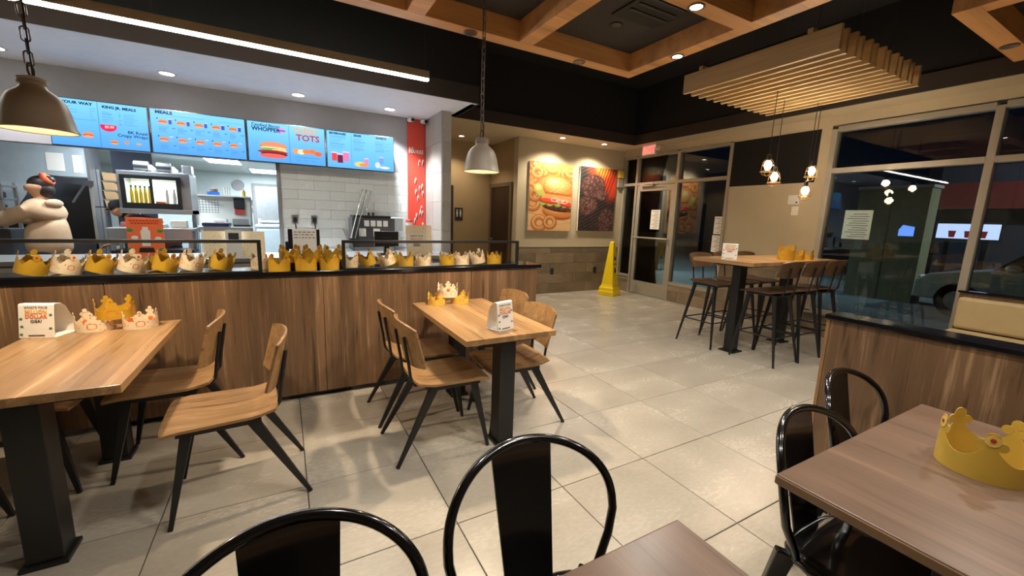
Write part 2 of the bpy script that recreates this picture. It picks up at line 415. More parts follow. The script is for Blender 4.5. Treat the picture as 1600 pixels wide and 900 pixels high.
# ================================================================== STRUCTURE
S = 2.87                      # soffit height
XW, YB = 6.28, 6.60           # right (window) wall, back wall
floor = struct('floor', MB().box(-4.6, XW + .1, -3.2, 8.3, -.12, -.006), 'grout')
T = .6096
tile_me = MB().cbox((0, 0, -.006), (T - .005, T - .005, .012)).mesh('tile', .0016, None, 1); tile_me.materials.append(M['tile'])
for i in range(-9, 9):
    for j in range(-5, 10):
        cx = 1.8687 + (i + .5) * T; cy = 1.6097 + (j + .5) * T
        if cx < -2.9 or cx > XW + .2 or cy > 7.8 or (cx < 1.6 and cy > 4.2): continue
        if cy < .9 and (cx < -1.6 or cy < -.5): continue
        if cx > XW - T / 2:
            continue
        obj('tile', tile_me, None, floor, (cx, cy, 0))
# cut tiles along the window wall
x0 = 1.8687 + 7 * T; wcut = XW - x0
if wcut > .03:
    cut_me = MB().cbox((0, 0, -.006), (wcut - .004, T - .005, .012)).mesh('tile', .0016, None, 1); cut_me.materials.append(M['tile'])
    for j in range(-2, 9): obj('tile', cut_me, None, floor, (x0 + wcut / 2, 1.6097 + (j + .5) * T, 0))
struct('floor_kitchen', MB().box(-7, 2.1, 8.3, 14.2, -.12, 0), 'grout')
struct('wall_left', MB().box(-4.75, -4.6, -3.2, 6.45, 0, 4.0), 'wall')
struct('wall_front', MB().box(-4.6, XW + .2, -3.35, -3.2, 0, 4.0), 'wall')
struct('ceiling', MB().box(-4.75, XW + .2, -3.35, 6.1, 3.86, 3.96), 'blackwall')

# back wall with the two prints, tiled wainscot below
wall_back = struct('wall_back', MB().box(3.74, XW + .2, YB, YB + .15, 0, S), 'wall')
def plank_tiles(parent, a0, a1, z0, z1, put, pl=.9, ph=.2, seed=0):
    """horizontal plank tiles, running bond; put(mb, a0, a1, z0, z1) adds one box"""
    r = random.Random(seed); zz = z0; row = 0
    while zz < z1 - .03:
        ze = min(zz + ph, z1); a = a0 - (.45 if row % 2 else .12)
        while a < a1 - .02:
            e = min(a + pl, a1); b = max(a, a0)
            if e - b > .03:
                mb = MB(); put(mb, b + .002, e - .002, zz + .002, ze - .002)
                obj('tile', mb, 'plank', parent, bevel=.0012)
            a += pl
        zz = ze; row += 1
plank_tiles(wall_back, 3.74, XW, 0, .91, lambda mb, a, e, z0, z1: mb.box(a, e, YB - .012, YB + .002, z0, z1))
struct('trim_1', MB().box(3.74, XW, YB - .016, YB, .91, .925), 'alu')
# restroom alcove
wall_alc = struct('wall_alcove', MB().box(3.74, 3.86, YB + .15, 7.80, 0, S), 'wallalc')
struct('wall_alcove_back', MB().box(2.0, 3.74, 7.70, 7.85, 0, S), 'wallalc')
struct('ceiling_alcove', MB().box(2.27, 3.9, YB, 7.85, S, S + .1), 'wall')
struct('ceiling_back', MB().box(2.27, XW + .2, 5.95, YB, S, S + .1), 'wall')
struct('ceiling_right', MB().box(5.88, XW + .2, -3.3, 5.95, S, S + .1), 'wall')
struct('ceiling_counter', MB().box(-4.6, 2.27, 5.09, 8.3, S, S + .1), 'white')
# black upper walls of the raised dining ceiling, brown lip at their foot
struct('wall_upper_back', MB().box(2.27, 5.88, 5.95, 6.02, S + .1, 3.9), 'blackwall')
struct('wall_upper_right', MB().box(5.88, 5.95, -3.3, 6.02, S + .1, 3.9), 'blackwall')
struct('wall_upper_counter', MB().box(-4.6, 2.26, 5.10, 5.17, S + .1, 3.9), 'blackwall')
struct('wall_upper_side', MB().box(2.20, 2.27, 5.17, 5.95, S, 3.9), 'blackwall')
struct('trim_2', MB().box(2.27, 5.88, 5.925, 5.95, S - .004, S + .17), 'brownwall')
struct('trim_3', MB().box(5.855, 5.88, -3.3, 5.93, S - .004, S + .17), 'brownwall')
struct('trim_4', MB().box(-4.6, 2.27, 5.075, 5.10, S - .004, S + .2), 'brownwall')
struct('trim_5', MB().box(2.27, 2.295, 5.075, 5.93, S - .004, S + .2), 'blackwall')

# right wall: header, pier, beige panel, low walls under the glass
XO = XW + .17
wr = MB().box(XW, XO, -3.3, YB + .15, 2.75, S)
wr.box(XW, XO, 2.87, 4.20, 0, 2.75).box(XW, XO, 4.20, 5.22, 0, .31).box(XW, XO, 6.20, YB, 0, .29).box(XW, XO, -3.3, 2.87, 0, .31)
wall_right = struct('wall_right', wr, 'wall')
struct('trim_6', MB().box(XW - .006, XW, 2.99, 4.20, 2.05, 2.73), 'blackwall')
put = lambda mb, a, e, z0, z1: mb.box(XW - .012, XW + .002, a, e, z0, z1)
plank_tiles(wall_right, 4.20, 5.22, 0, .29, put, seed=1)
plank_tiles(wall_right, 6.20, YB, 0, .27, put, seed=2)
plank_tiles(wall_right, 2.87, 4.20, 0, .91, put, seed=3)
plank_tiles(wall_right, -.2, 2.87, 0, .3, put, seed=4)
struct('trim_7', MB().box(XW - .016, XW, 2.87, 4.20, .91, .925), 'alu')

def glazed(name, cols, rows, fw=.055, xf=XW - .02, xb=XW + .1, skip=()):
    """storefront glazing on the right wall; cols: Y of bar centres, rows: Z of bar centres"""
    st = struct(name, MB().box(xf, xb, cols[0] - fw / 2, cols[0] + fw / 2, rows[0], rows[-1]), 'alu', bevel=.003)
    for y in cols[1:]: obj('mullion', MB().box(xf, xb, y - fw / 2, y + fw / 2, rows[0], rows[-1]), 'alu', st, bevel=.003)
    for a, b in zip(cols[:-1], cols[1:]):
        for k, z in enumerate(rows):
            if (a, k) in skip: continue
            obj('transom', MB().box(xf + .002, xb - .002, a + fw / 2, b - fw / 2, z - fw / 2, z + fw / 2), 'alu', st, bevel=.003)
        for k, (z0, z1) in enumerate(zip(rows[:-1], rows[1:])):
            if (a, 'p%d' % k) in skip: continue
            obj('pane', MB().box(XW + .04, XW + .048, a + fw / 2 - .004, b - fw / 2 + .004, z0 + fw / 2 - .004, z1 - fw / 2 + .004), 'glass', st)
    return st
win1 = glazed('window_1', [4.225, 5.22, 6.20, 6.565], [.335, 2.195, 2.725], skip={(5.22, 0), (5.22, 'p0')})
obj('jamb', MB().box(XW - .02, XW + .1, 5.1925, 5.2475, 0, .335).box(XW - .02, XW + .1, 6.1725, 6.2275, 0, .335), 'alu', win1)
win2 = glazed('window_2', [-2.9, -1.4, .01, 1.42, 2.83], [.34, 2.18, 2.70], fw=.065)
obj('sill', MB().box(XW - .05, XW + .1, -2.93, 2.86, .30, .325), 'alu', win2)
# glass entrance door
door = struct('door_1', MB().box(XW - .01, XW + .035, 5.255, 5.325, .012, 2.16), 'alu', bevel=.004)
for y0, y1, z0, z1 in ((6.085, 6.165, .012, 2.16),): obj('stile', MB().box(XW - .01, XW + .035, y0, y1, z0, z1), 'alu', door, bevel=.004)
obj('top_rail', MB().box(XW - .01, XW + .035, 5.325, 6.085, 2.05, 2.16), 'alu', door, bevel=.004)
obj('bottom_rail', MB().box(XW - .01, XW + .035, 5.325, 6.085, .012, .27), 'alu', door, bevel=.004)
obj('pane', MB().box(XW + .008, XW + .016, 5.32, 6.09, .265, 2.055), 'glass', door)
obj('push_bar', MB().tube([(XW - .01, 5.29, 1.145), (XW - .06, 5.29, 1.145), (XW - .06, 6.12, 1.145), (XW - .01, 6.12, 1.145)], .016, 8), 'alu', door, smooth=50)
obj('door_closer', MB().box(XW - .075, XW - .02, 5.72, 6.04, 2.135, 2.20).box(XW - .10, XW - .08, 5.55, 5.9, 2.17, 2.185), 'alu', door, bevel=.004)

# menu bulkhead, tiled servery wall, column
struct('wall_bulkhead', MB().box(-4.6, 2.0, 6.45, 6.6, 2.06, S), 'bulk')
wall_serv = struct('wall_servery', MB().box(0, 1.99, 6.45, 6.6, 0, 2.06), 'subway')
tz = .95; row = 0
sub_me = {}
while tz < 2.04:
    x = .005 - (.2 if row % 2 else 0)
    while x < 1.69:
        a = max(x, .005); b = min(x + .4, 1.70); ze = min(tz + .13, 2.055)
        if b - a > .03:
            k = (round(b - a, 3), round(ze - tz, 3))
            if k not in sub_me:
                sub_me[k] = MB().box(0, k[0] - .004, -.008, .002, 0, k[1] - .004).mesh('tile', .0015, None, 1); sub_me[k].materials.append(M['subway'])
            obj('tile', sub_me[k], None, wall_serv, (a, 6.45, tz))
        x += .4
    tz += .13; row += 1
struct('trim_8', MB().box(-.045, 0, 6.42, 6.6, 0, 2.06), 'steel', bevel=.003)
col = struct('wall_column', MB().box(2.0, 2.135, 5.70, 6.6, 0, S), 'coltile')
for k, z in enumerate([i * .41 for i in range(7)]):
    z1 = min(z + .41, S)
    obj('tile', MB().box(2.002, 2.133, 5.692, 5.702, z + .002, z1 - .002), 'coltile', col, bevel=.0012)
    for a, b in ((5.70, 6.07), (6.07, 6.44)):
        obj('tile', MB().box(1.992, 2.002, a + .002, b - .002, z + .002, z1 - .002), 'coltile', col, bevel=.0012)
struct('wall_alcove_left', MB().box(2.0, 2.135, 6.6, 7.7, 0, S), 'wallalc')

# doors of the alcove
d2 = struct('door_2', MB().box(3.715, 3.735, 6.83, 7.60, .01, 2.03), 'doorbrown')
obj('door_frame', MB().box(3.70, 3.74, 6.76, 6.83, 0, 2.10).box(3.70, 3.74, 7.60, 7.67, 0, 2.10).box(3.70, 3.74, 6.83, 7.60, 2.03, 2.10), 'frame', d2, bevel=.003)
obj('door_handle', MB().tube([(3.715, 7.52, 1.02), (3.66, 7.52, 1.02), (3.66, 7.40, 1.02)], .011), 'steel', d2, smooth=50)
d3 = struct('door_3', MB().box(2.14, 2.92, 7.655, 7.69, .01, 2.03), 'doorbrown')
obj('door_handle', MB().tube([(2.84, 7.66, 1.02), (2.84, 7.60, 1.02), (2.72, 7.60, 1.02)], .011), 'steel', d3, smooth=50)

# coffered timber ceiling rafts
BZ, BT = 2.95, 3.12
def raft(name, xs, ys, bw=.14):
    x0, x1, y0, y1 = xs[0] - bw / 2, xs[-1] + bw / 2, ys[0] - bw / 2, ys[-1] + bw / 2
    r = struct(name, MB().box(x0, x1, y0, y1, BT, BT + .03), 'darkceil')
    for y in ys: obj('beam', MB().box(x0, x1, y - bw / 2, y + bw / 2, BZ, BT), 'beam', r, bevel=.002)
    for x in xs:
        for a, b in zip(ys[:-1], ys[1:]): obj('beam', MB().box(x - bw / 2, x + bw / 2, a + bw / 2, b - bw / 2, BZ + .0005, BT), 'beam', r, bevel=.002)
    # rods up to the structural ceiling
    rods = MB()
    for x in (x0 + .1, x1 - .1):
        for y in (y0 + .1, y1 - .1): rods.tube([(x, y, BT), (x, y, 3.86)], .006, 6)
    obj('hanger_rods', rods, 'black', r)
    return r
raft1 = raft('ceiling_raft_1', [-1.95, -.95, .0, .97, 1.95, 3.24], [-1.6, -.3, .98, 2.17, 3.44])
raft2 = raft('ceiling_raft_2', [4.26, 5.68], [-2.4, -1.2, .0, 1.22])
for x, y, w_ in ((2.6, 2.28, .3),):
    v = obj('air_vent', MB().box(2.45, 2.95, 2.42, 2.85, BT - .012, BT), 'blackbits', raft1)
    obj('vent_slats', MB().box(2.5, 2.9, 2.48, 2.5, BT - .02, BT - .01).box(2.5, 2.9, 2.58, 2.6, BT - .02, BT - .01).box(2.5, 2.9, 2.68, 2.7, BT - .02, BT - .01), 'greysteel', v)

# ------------------------------------------------------------------ downlights
ring_me = MB().lathe([(.052, 0), (.058, -.003), (.058, -.007), (.044, -.007), (.040, -.001)], 20).mesh('trim_ring', 0, 40); ring_me.materials.append(M['whitebits'])
ringdark_me = ring_me.copy(); ringdark_me.materials.clear(); ringdark_me.materials.append(M['blackbits'])
ringwood_me = ring_me.copy(); ringwood_me.materials.clear(); ringwood_me.materials.append(M['frame'])
lens_me = {k: MB().lathe([(1e-6, -.002), (.042, -.002), (.042, 0), (1e-6, 0)], 18).mesh('lens') for k in ('spotwarm', 'spotcool', 'spotdim')}
for k in lens_me: lens_me[k].materials.append(M[k])
def downlight(x, y, z, mat, label, group, power=0, color=NEUT, ring=ring_me, spot=2.3, scale=1.0, soft=.05):
    t = thing('downlight', label, 'downlight', (x, y, z - .0005), 0, group); t.scale = (scale,) * 3
    obj('trim_ring', ring, None, t); obj('lens', lens_me[mat], None, t, (0, 0, -.004))
    if power: lamp('SPOT', (x, y, z - .03), power, color, soft, (0, 0, 0), spot)
G1 = 'white downlights over the servery'
for (x, y), s_ in zip(((-1.02, 6.02), (.25, 6.06), (1.37, 6.06)), ('above the wide meals menu screen', 'above the burger menu screen', 'above the drinks menu screen beside the red panel')):
    downlight(x, y, S, 'spotcool', 'round white downlight in servery ceiling ' + s_, G1, 230, (.92, .95, 1), scale=1.5, spot=1.9)
downlight(-2.3, 6.05, S, 'spotcool', 'round white downlight in servery ceiling nearest the left side wall', G1, 80, (.92, .95, 1), scale=1.5, spot=1.9)
G2 = 'small warm downlights along the back wall'
downlight(4.40, 6.2, S, 'spotwarm', 'small warm downlight above the burger print', G2, 85, (1, .86, .66), spot=2.4)
downlight(5.36, 6.2, S, 'spotwarm', 'small warm downlight above the grilled patties print', G2, 85, (1, .86, .66), spot=2.4)
downlight(2.89, 7.2, S, 'spotwarm', 'small warm downlight in the restroom alcove ceiling', G2, 38, WARM, spot=2.2)
G3 = 'spotlights in the timber ceiling beams'
PW = 52
for x, y, s_ in ((2.63, 2.17, 'lit spotlight in middle timber beam, highest in the picture'), (3.24, 2.83, 'lit spotlight in right hand timber beam beside the slatted canopy')):
    downlight(x, y, BZ, 'spotwarm', s_, G3, PW, NEUT, ringwood_me)
downlight(2.59, 3.44, BZ, 'spotdim', 'unlit spotlight in far timber beam near its corner', G3, 0, ring=ringwood_me)
downlight(1.45, 3.44, BZ, 'spotdim', 'unlit spotlight in far timber beam beside the hanging chain', G3, 0, ring=ringwood_me)
downlight(5.24, 1.22, BZ, 'spotdim', 'spotlight in timber beam at the top right corner', G3, 0, NEUT, ringwood_me)
downlight(2.62, 2.98, BT, 'spotdim', 'dark recessed spotlight in the black coffer ceiling', G3, 0, ring=ringdark_me)
for x, y in ((1.45, .98), (2.6, .98), (.5, .98), (1.45, -.3), (2.6, -.3), (4.26, .6), (4.9, 0)):  # unseen spots; those over the right raft are added to brighten that side
    downlight(x, y, BZ, 'spotwarm', 'unseen lit spotlight in the timber beams overhead, outside the picture', 'spotlights overhead', PW, NEUT, ringwood_me)
# ================================================================== FURNITURE
# low wall with black ledge between the tables and the servery
YF = 3.36
pw = thing('partition', 'long low wall clad in streaked brown wood with black ledge before the servery', 'partition', (0, YF, 0))
for k, (a, b) in enumerate(((-3.4, -2.2), (-2.2, -.98), (-.98, .24), (.24, 1.46), (1.46, 2.16))):
    obj('panel', MB().box(a + .0015, b - .0015, 0, .03, .045, .965), 'panel', pw, bevel=.001)
obj('core', MB().box(-3.4, 2.14, .03, .30, .045, .965), 'panel', pw)
obj('ledge', MB().box(-3.42, 2.20, -.015, .33, .965, 1.0), 'ledge', pw, bevel=.004)
for x in (-2.8, -1.9, -.9, .2, 1.2, 2.0): obj('foot', MB().box(x - .22, x + .22, .05, .28, 0, .045), 'black', pw)

def guard(label, x0, x1):
    g = thing('glass_screen', label, 'screen', (0, YF + .02, 1.0))
    obj('top_rail', MB().box(x0, x1, -.008, .014, .205, .227), 'black', g, bevel=.002)
    obj('bottom_rail', MB().box(x0, x1, -.006, .012, 0, .010), 'black', g, bevel=.002)
    for x in (x0, x1 - .024): obj('post', MB().box(x, x + .024, -.009, .015, 0, .2055), 'black', g, bevel=.002)
    obj('pane', MB().box(x0 + .02, x1 - .02, .001, .005, .01, .205), 'clear', g)
guard('black framed glass screen along the left half of the ledge', -3.0, -.145)
guard('black framed glass screen along the right part of the ledge', .385, 1.95)

# --- fixed dining tables
def ptable(label, cx):
    t = thing('dining_table', label, 'table', (cx, 2.62, 0), 0, 'wood tables along the low wall')
    obj('table_top', MB().box(-.31, .31, -.56, .56, .705, .74), 'top', t, bevel=.002)
    for y in (-.44, .36):
        l = obj('leg', MB().box(-.055, .055, y - .055, y + .055, .02, .68), 'black', t, bevel=.004)
        obj('foot_plate', MB().box(-.07, .07, y - .07, y + .07, 0, .02), 'black', l, bevel=.003)
    obj('top_bracket', MB().box(-.2, .2, -.5, .42, .68, .705), 'black', t)
    return t
ptable('light wood table at the left edge with a white tent card', -.90)
ptable('light wood table in the middle in front of the low wall', 1.18)

# --- plywood chair, faces +X
def ply_back(zb, zt, xb, xt, wd, curve):
    def fn(u, v):
        s_ = (u - .5) * 2
        top = zt - .022 * abs(s_) ** 3; bot = zb + .018 * abs(s_) ** 3
        z = bot + (top - bot) * v
        x = xb + (xt - xb) * v + curve * s_ * s_
        return (x, -s_ * wd / 2 * (1 - .04 * (1 - v)), z)
    return fn
def ply_seat(x0, x1, wd, z):
    def fn(u, v):
        s_ = (v - .5) * 2
        hw = wd / 2 * (1 - .10 * (1 - u)) * (1 - .03 * max(0, u - .85) / .15)
        x = x0 + (x1 - x0) * u - .012 * abs(s_) ** 4 * (1 if u > .5 else -1)
        return (x, s_ * hw, z - .016 * math.sin(PI * min(1, u * 1.1)) * (1 - s_ * s_) + .02 * max(0, .18 - u) / .18 - .01 * max(0, u - .88) / .12)
    return fn
def make_chair(label):
    t = thing('dining_chair', label, 'chair', (0, 0, 0), 0, 'plywood chairs at the wood tables')
    obj('seat', MB().sheet(ply_seat(-.165, .30, .44, .455), 14, 10, .013), 'ply', t, smooth=40)
    obj('backrest', MB().sheet(ply_back(.555, .825, -.165, -.225, .45, .05), 14, 8, .012), 'ply', t, smooth=40)
    for s_ in (-1, 1):
        obj('leg', MB().bar((.20, s_ * .165, .435), (.285, s_ * .215, 0), (.045, .03), (.018, .018), (0, 1, 0)), 'black', t, bevel=.002)
        obj('leg', MB().bar((-.05, s_ * .165, .435), (-.285, s_ * .215, 0), (.05, .03), (.018, .018), (0, 1, 0)), 'black', t, bevel=.002)
        obj('upright', MB().tube([(.02, s_ * .10, .436), (-.15, s_ * .10, .436), (-.172, s_ * .10, .47), (-.185, s_ * .10, .57), (-.213, s_ * .10, .74)], .009, 8), 'black', t, smooth=50)
    fr = MB()
    for s_ in (-1, 1): fr.box(-.09, .24, s_ * .165 - .015, s_ * .165 + .015, .415, .438)
    fr.box(.19, .22, -.165, .165, .415, .436).box(-.09, -.06, -.165, .165, .415, .436)
    obj('seat_frame', fr, 'black', t)
    return t
ch = make_chair('plywood chair nearest the camera at the left table, pulled out on its right')
ch.location = (-.24, 2.37, 0); ch.rotation_euler = (0, 0, PI + .05)
GC = 'plywood chairs at the wood tables'
for x, y, r, l in ((-.56, 2.88, PI, 'plywood chair tucked under the right side of the left table by the low wall'),
                   (-1.45, 2.36, 0, 'plywood chair on the far left of the left table, mostly outside the picture'),
                   (-1.25, 2.87, 0, 'plywood chair on the left of the left table by the low wall'),
                   (.785, 2.375, 0, 'plywood chair in front on the left side of the middle table'),
                   (.785, 2.885, 0, 'plywood chair behind on the left side of the middle table by the low wall'),
                   (1.42, 2.43, PI - .06, 'plywood chair in front on the right side of the middle table'),
                   (1.53, 2.99, PI, 'plywood chair behind on the right side of the middle table')):
    dup(ch, l, (x, y, 0), r)

# --- bar table and stools
bt = thing('bar_table', 'high wood bar table against the beige wall', 'table', (4.12, 2.75, 0))
obj('table_top', MB().box(0, 1.75, -.35, .35, 1.03, 1.07), 'top', bt, bevel=.002)
for x in (.36, 1.35):
    l = obj('leg', MB().box(x - .06, x + .06, -.05, .05, .015, 1.0), 'black', bt, bevel=.004)
    obj('foot_plate', MB().box(x - .09, x + .09, -.09, .09, 0, .015), 'black', l, bevel=.002)
obj('top_bracket', MB().box(.2, 1.55, -.2, .2, 1.0, 1.03), 'black', bt)
def make_stool(label):
    t = thing('bar_stool', label, 'stool', (0, 0, 0), 0, 'plywood bar stools')
    obj('seat', MB().sheet(ply_seat(-.17, .24, .40, .755), 12, 8, .013), 'plydark', t, smooth=40)
    obj('backrest', MB().sheet(ply_back(.92, 1.10, -.18, -.23, .42, .045), 12, 6, .012), 'plydark', t, smooth=40)
    for a in (1, -1):
        for s_ in (-1, 1):
            obj('leg', MB().bar((a * .13 + .02, s_ * .14, .735), (a * .24, s_ * .22, 0), (.036, .028), (.016, .016), (0, 1, 0)), 'black', t, bevel=.002)
    for s_ in (-1, 1):
        obj('upright', MB().tube([(0, s_ * .09, .737), (-.15, s_ * .09, .737), (-.178, s_ * .09, .77), (-.20, s_ * .09, .92), (-.218, s_ * .09, 1.03)], .008, 8), 'black', t, smooth=50)
    obj('seat_frame', MB().box(-.14, .18, -.15, .15, .72, .738), 'black', t)
    q = .30; k = 1 - q / .735; dx = .24 * k + .14 * (1 - k); dy = .22 * k + .14 * (1 - k)
    for p0, p1 in (((dx, -dy), (dx, dy)), ((-dx, -dy), (-dx, dy)), ((-dx, -dy), (dx, -dy)), ((-dx, dy), (dx, dy))):
        obj('footrest', MB().tube([(p0[0], p0[1], q), (p1[0], p1[1], q)], .008, 8), 'black', t, smooth=50)
    return t
st = make_stool('bar stool on the far side of the bar table nearest the glass door')
st.location = (4.50, 3.10, 0); st.rotation_euler = (0, 0, -PI / 2)
for x, y, r, l in ((4.97, 3.12, -PI / 2, 'middle bar stool on the far side of the bar table'), (5.45, 3.12, -PI / 2, 'bar stool on the far side of the bar table nearest the window wall'),
                   (4.55, 2.42, PI / 2, 'bar stool on the near side of the bar table, leftmost of three'), (4.985, 2.40, PI / 2, 'middle bar stool of three on the near side of the bar table'),
                   (5.43, 2.40, PI / 2, 'bar stool on the near side of the bar table closest to the big window')):
    dup(st, l, (x, y, 0), r)

# --- brown tables in the foreground
def btable(label, x0, x1, y0, y1):
    cx = (x0 + x1) / 2; cy = (y0 + y1) / 2; a = (x1 - x0) / 2; b = (y1 - y0) / 2
    t = thing('cafe_table', label, 'table', (cx, cy, 0), 0, 'brown tables in the foreground')
    top = obj('table_top', MB().box(-a, a, -b, b, .708, .74), 'top2', t, bevel=.004)
    obj('edge_band', MB().box(-a - .002, a + .002, -b - .002, b + .002, .711, .736), 'top2edge', top, bevel=.003)
    for x in (-a * .55, a * .55):
        l = obj('leg', MB().box(x - .035, x + .035, -.035, .035, .02, .69), 'black', t, bevel=.003)
        obj('foot_plate', MB().box(x - .05, x + .05, -.25, .25, 0, .02), 'black', l, bevel=.003)
    obj('top_bracket', MB().box(-a * .75, a * .75, -.15, .15, .69, .708), 'black', t)
    return t
btable('brown wood table at the right edge carrying a large yellow paper crown', 1.195, 2.255, -.10, .552)
btable('brown wood table corner at the bottom of the picture', -.35, .786, -.10, .558)

# --- black metal chair, faces +X
def make_metal(label):
    t = thing('metal_chair', label, 'chair', (0, 0, 0), 0, 'black metal chairs')
    def seat(u, v):
        a = (u - .5) * 2; b = (v - .5) * 2
        k = .93 if abs(a) > .6 and abs(b) > .6 else 1
        r = math.hypot(max(0, abs(a) - .55), max(0, abs(b) - .55)) / .45
        sc = 1 - .30 * max(0, r - 1)
        return (a * .185 * sc, b * (.185 + .012 * a) * sc, .447 - .012 * (1 - a * a) * (1 - b * b) - .014 * max(0, max(abs(a), abs(b)) - .86) / .14)
    obj('seat', MB().sheet(seat, 20, 20, .006), 'blackgloss', t, smooth=50)
    rim = []
    for k in range(40):
        a = 2 * PI * k / 40; c, s_ = math.cos(a), math.sin(a); q = (abs(c) ** 4 + abs(s_) ** 4) ** -.25
        rim.append((c * q * .182, s_ * q * .182, .434))
    obj('seat_rim', MB().tube(rim, .012, 8, True), 'blackgloss', t, smooth=60)
    hoop = []
    for k in range(41):
        a = PI * k / 40; y = .243 * math.cos(a); z = .63 + .20 * math.sin(a) ** .7
        hoop.append((-.185 - .085 * ((z - .44) / .42) + .075 * (y / .243) ** 2, y, z))
    left = [(-.125, .165, .43), (-.132, .192, .49), (-.142, .228, .56)]
    right = [(-.142, -.228, .56), (-.132, -.192, .49), (-.125, -.165, .43)]
    obj('back_hoop', MB().tube(left + hoop + right, .0125, 10), 'blackgloss', t, smooth=60)
    def splat(u, v):
        s_ = (u - .5) * 2; z = .435 + .387 * v
        return (-.18 - .088 * ((z - .44) / .42) - .006 * (1 - s_ * s_), -s_ * (.072 + .020 * v), z - .012 * v * s_ * s_)
    sp = obj('splat', MB().sheet(splat, 8, 14, .005), 'blackgloss', t, smooth=50)
    def emb(u, v):
        p = splat(.22 + .56 * u, .08 + .72 * v); return (p[0] - .003 - .004 * math.sin(PI * u) * math.sin(PI * v), p[1], p[2])
    obj('pressed_panel', MB().sheet(emb, 8, 10, .003), 'blackgloss', sp, smooth=60)
    for a in (1, -1):
        for s_ in (-1, 1):
            mb = MB().bar((a * .16, s_ * .16, .435), (a * .235, s_ * .225, .0), (.058, .030), (.030, .022), (-s_, a, 0))
            l = obj('leg', mb, 'blackgloss', t, bevel=.006)
    obj('cross_brace', MB().bar((.17, .17, .30), (-.17, -.17, .30), (.02, .006), (.02, .006)).bar((.17, -.17, .312), (-.17, .17, .312), (.02, .006), (.02, .006)), 'blackgloss', t)
    return t
mc = make_metal('black metal chair with hoop back at the bottom centre')
mc.location = (.532, .628, 0); mc.rotation_euler = (0, 0, -1.62)
for x, y, r, l in ((-.027, .573, -1.60, 'black metal chair with hoop back at bottom left, only its top visible'),
                   (1.485, .392, -1.57, 'black metal chair tucked under the near corner of the brown table at right'),
                   (2.06, .517, -1.56, 'black metal chair beside the wood clad half wall at right')):
    dup(mc, l, (x, y, 0), r)

# --- half wall at right with black cap
hw = thing('half_wall', 'wood clad half wall with black cap behind the brown table at right', 'partition', (2.34, .95, 0))
for a, b in ((-1.2, 0), (-2.4, -1.2)): obj('panel', MB().box(0, .02, a + .001, b - .001, .04, .995), 'panel', hw, bevel=.001)
obj('core', MB().box(.02, .12, -2.4, -.002, 0, .995), 'panel', hw)
obj('end_trim', MB().box(-.003, .125, -.002, .012, .0, .995), 'edge', hw)
obj('base', MB().box(.006, .02, -2.4, -.004, 0, .04), 'black', hw)
obj('cap', MB().box(-.012, .135, -2.4, .02, .995, 1.02), 'ledge', hw, bevel=.004)

# --- bench seat under the big window and the table before it
bn = thing('bench', 'tan upholstered bench back under the big window', 'bench', (6.05, 1.40, 0))
obj('seat', MB().box(-.42, .02, -3.4, 0, .36, .46), 'tan', bn, bevel=.03)
obj('base', MB().box(-.38, .02, -3.38, -.02, 0, .36), 'panel', bn)
obj('backrest', MB().box(.02, .10, -3.4, -.012, .46, .79), 'tan', bn, bevel=.03)
obj('back_board', MB().box(.10, .17, -3.4, 0, .0, .83), 'panel', bn, bevel=.003)
obj('cap', MB().box(.085, .18, -3.4, .012, .83, .85), 'ledge', bn, bevel=.003)
t = thing('cafe_table', 'brown table beyond the half wall, only its card and crowns show', 'table', (3.55, .45, 0), 0, 'brown tables in the foreground')
obj('table_top', MB().box(-.53, .53, -.33, .33, .708, .74), 'top2', t, bevel=.004)
for x in (-.3, .3):
    l = obj('leg', MB().box(x - .035, x + .035, -.035, .035, .02, .708), 'black', t, bevel=.003)
    obj('foot_plate', MB().box(x - .05, x + .05, -.25, .25, 0, .02), 'black', l)

# ================================================================== PENDANTS, CANOPY, LIGHT BAR
def link_mesh():
    mb = MB(); pts = []
    for k in range(16):
        a = 2 * PI * k / 16; c, s_ = math.cos(a), math.sin(a)
        pts.append((c * .013, 0, s_ * .013 + (.016 if s_ > 0 else -.016)))
    return mb.tube(pts, .0032, 6, True).mesh('chain_link', 0, 60)
lk = link_mesh(); lk.materials.append(M['chain'])
def pendant(label, x, y, z):
    t = thing('pendant_lamp', label, 'pendant lamp', (x, y, z), 0, 'white bell pendants')
    prof = [(.121, 0), (.124, .004), (.117, .016), (.110, .05), (.102, .09), (.092, .122), (.078, .145), (.056, .162), (.043, .174), (.040, .184), (.046, .19), (.046, .197), (.039, .202), (.044, .207), (.044, .213), (.036, .217), (.012, .222)]
    inner = [(r - .004, zz - .002) for r, zz in prof[:9]]
    obj('shade', MB().lathe(prof, 36, caps=(False, True)), 'enamel', t, smooth=50)
    obj('shade_lining', MB().lathe([(r, zz) for r, zz in [(.1185, .003)] + inner[2:]], 36, caps=(False, True)), 'enamelin', t, smooth=50)
    obj('bulb', MB().ell((0, 0, .075), (.032, .032, .04)), 'shadebulb', t, smooth=60)
    rg = [(0, .026 * math.cos(2 * PI * k / 20), .245 + .026 * math.sin(2 * PI * k / 20)) for k in range(20)]
    obj('ring', MB().tube(rg, .004, 6, True), 'chain', t, smooth=60)
    c = obj('chain', MB().tube([(.004, 0, .222), (.006, 0, .6), (-.004, .002, 1.0), (.003, 0, 3.86 - z)], .0028, 5), 'black', t, label='black cord threaded through the chain')
    k = 0; zz = .290
    while zz + z < 3.84:
        obj('chain_link', lk, None, c, (0, 0, zz), (0, 0, PI / 2 * (k % 2) + .3)); zz += .047; k += 1
    lamp('SPOT', (x, y, z + .03), 62, WARM, .03, (0, 0, 0), 2.45, blend=.35)
    return t
pendant('white bell pendant lamp on a chain above the middle table', 1.19, 2.60, 1.735)
pendant('white bell pendant lamp on a chain at the upper left corner', -.893, 2.60, 1.735)

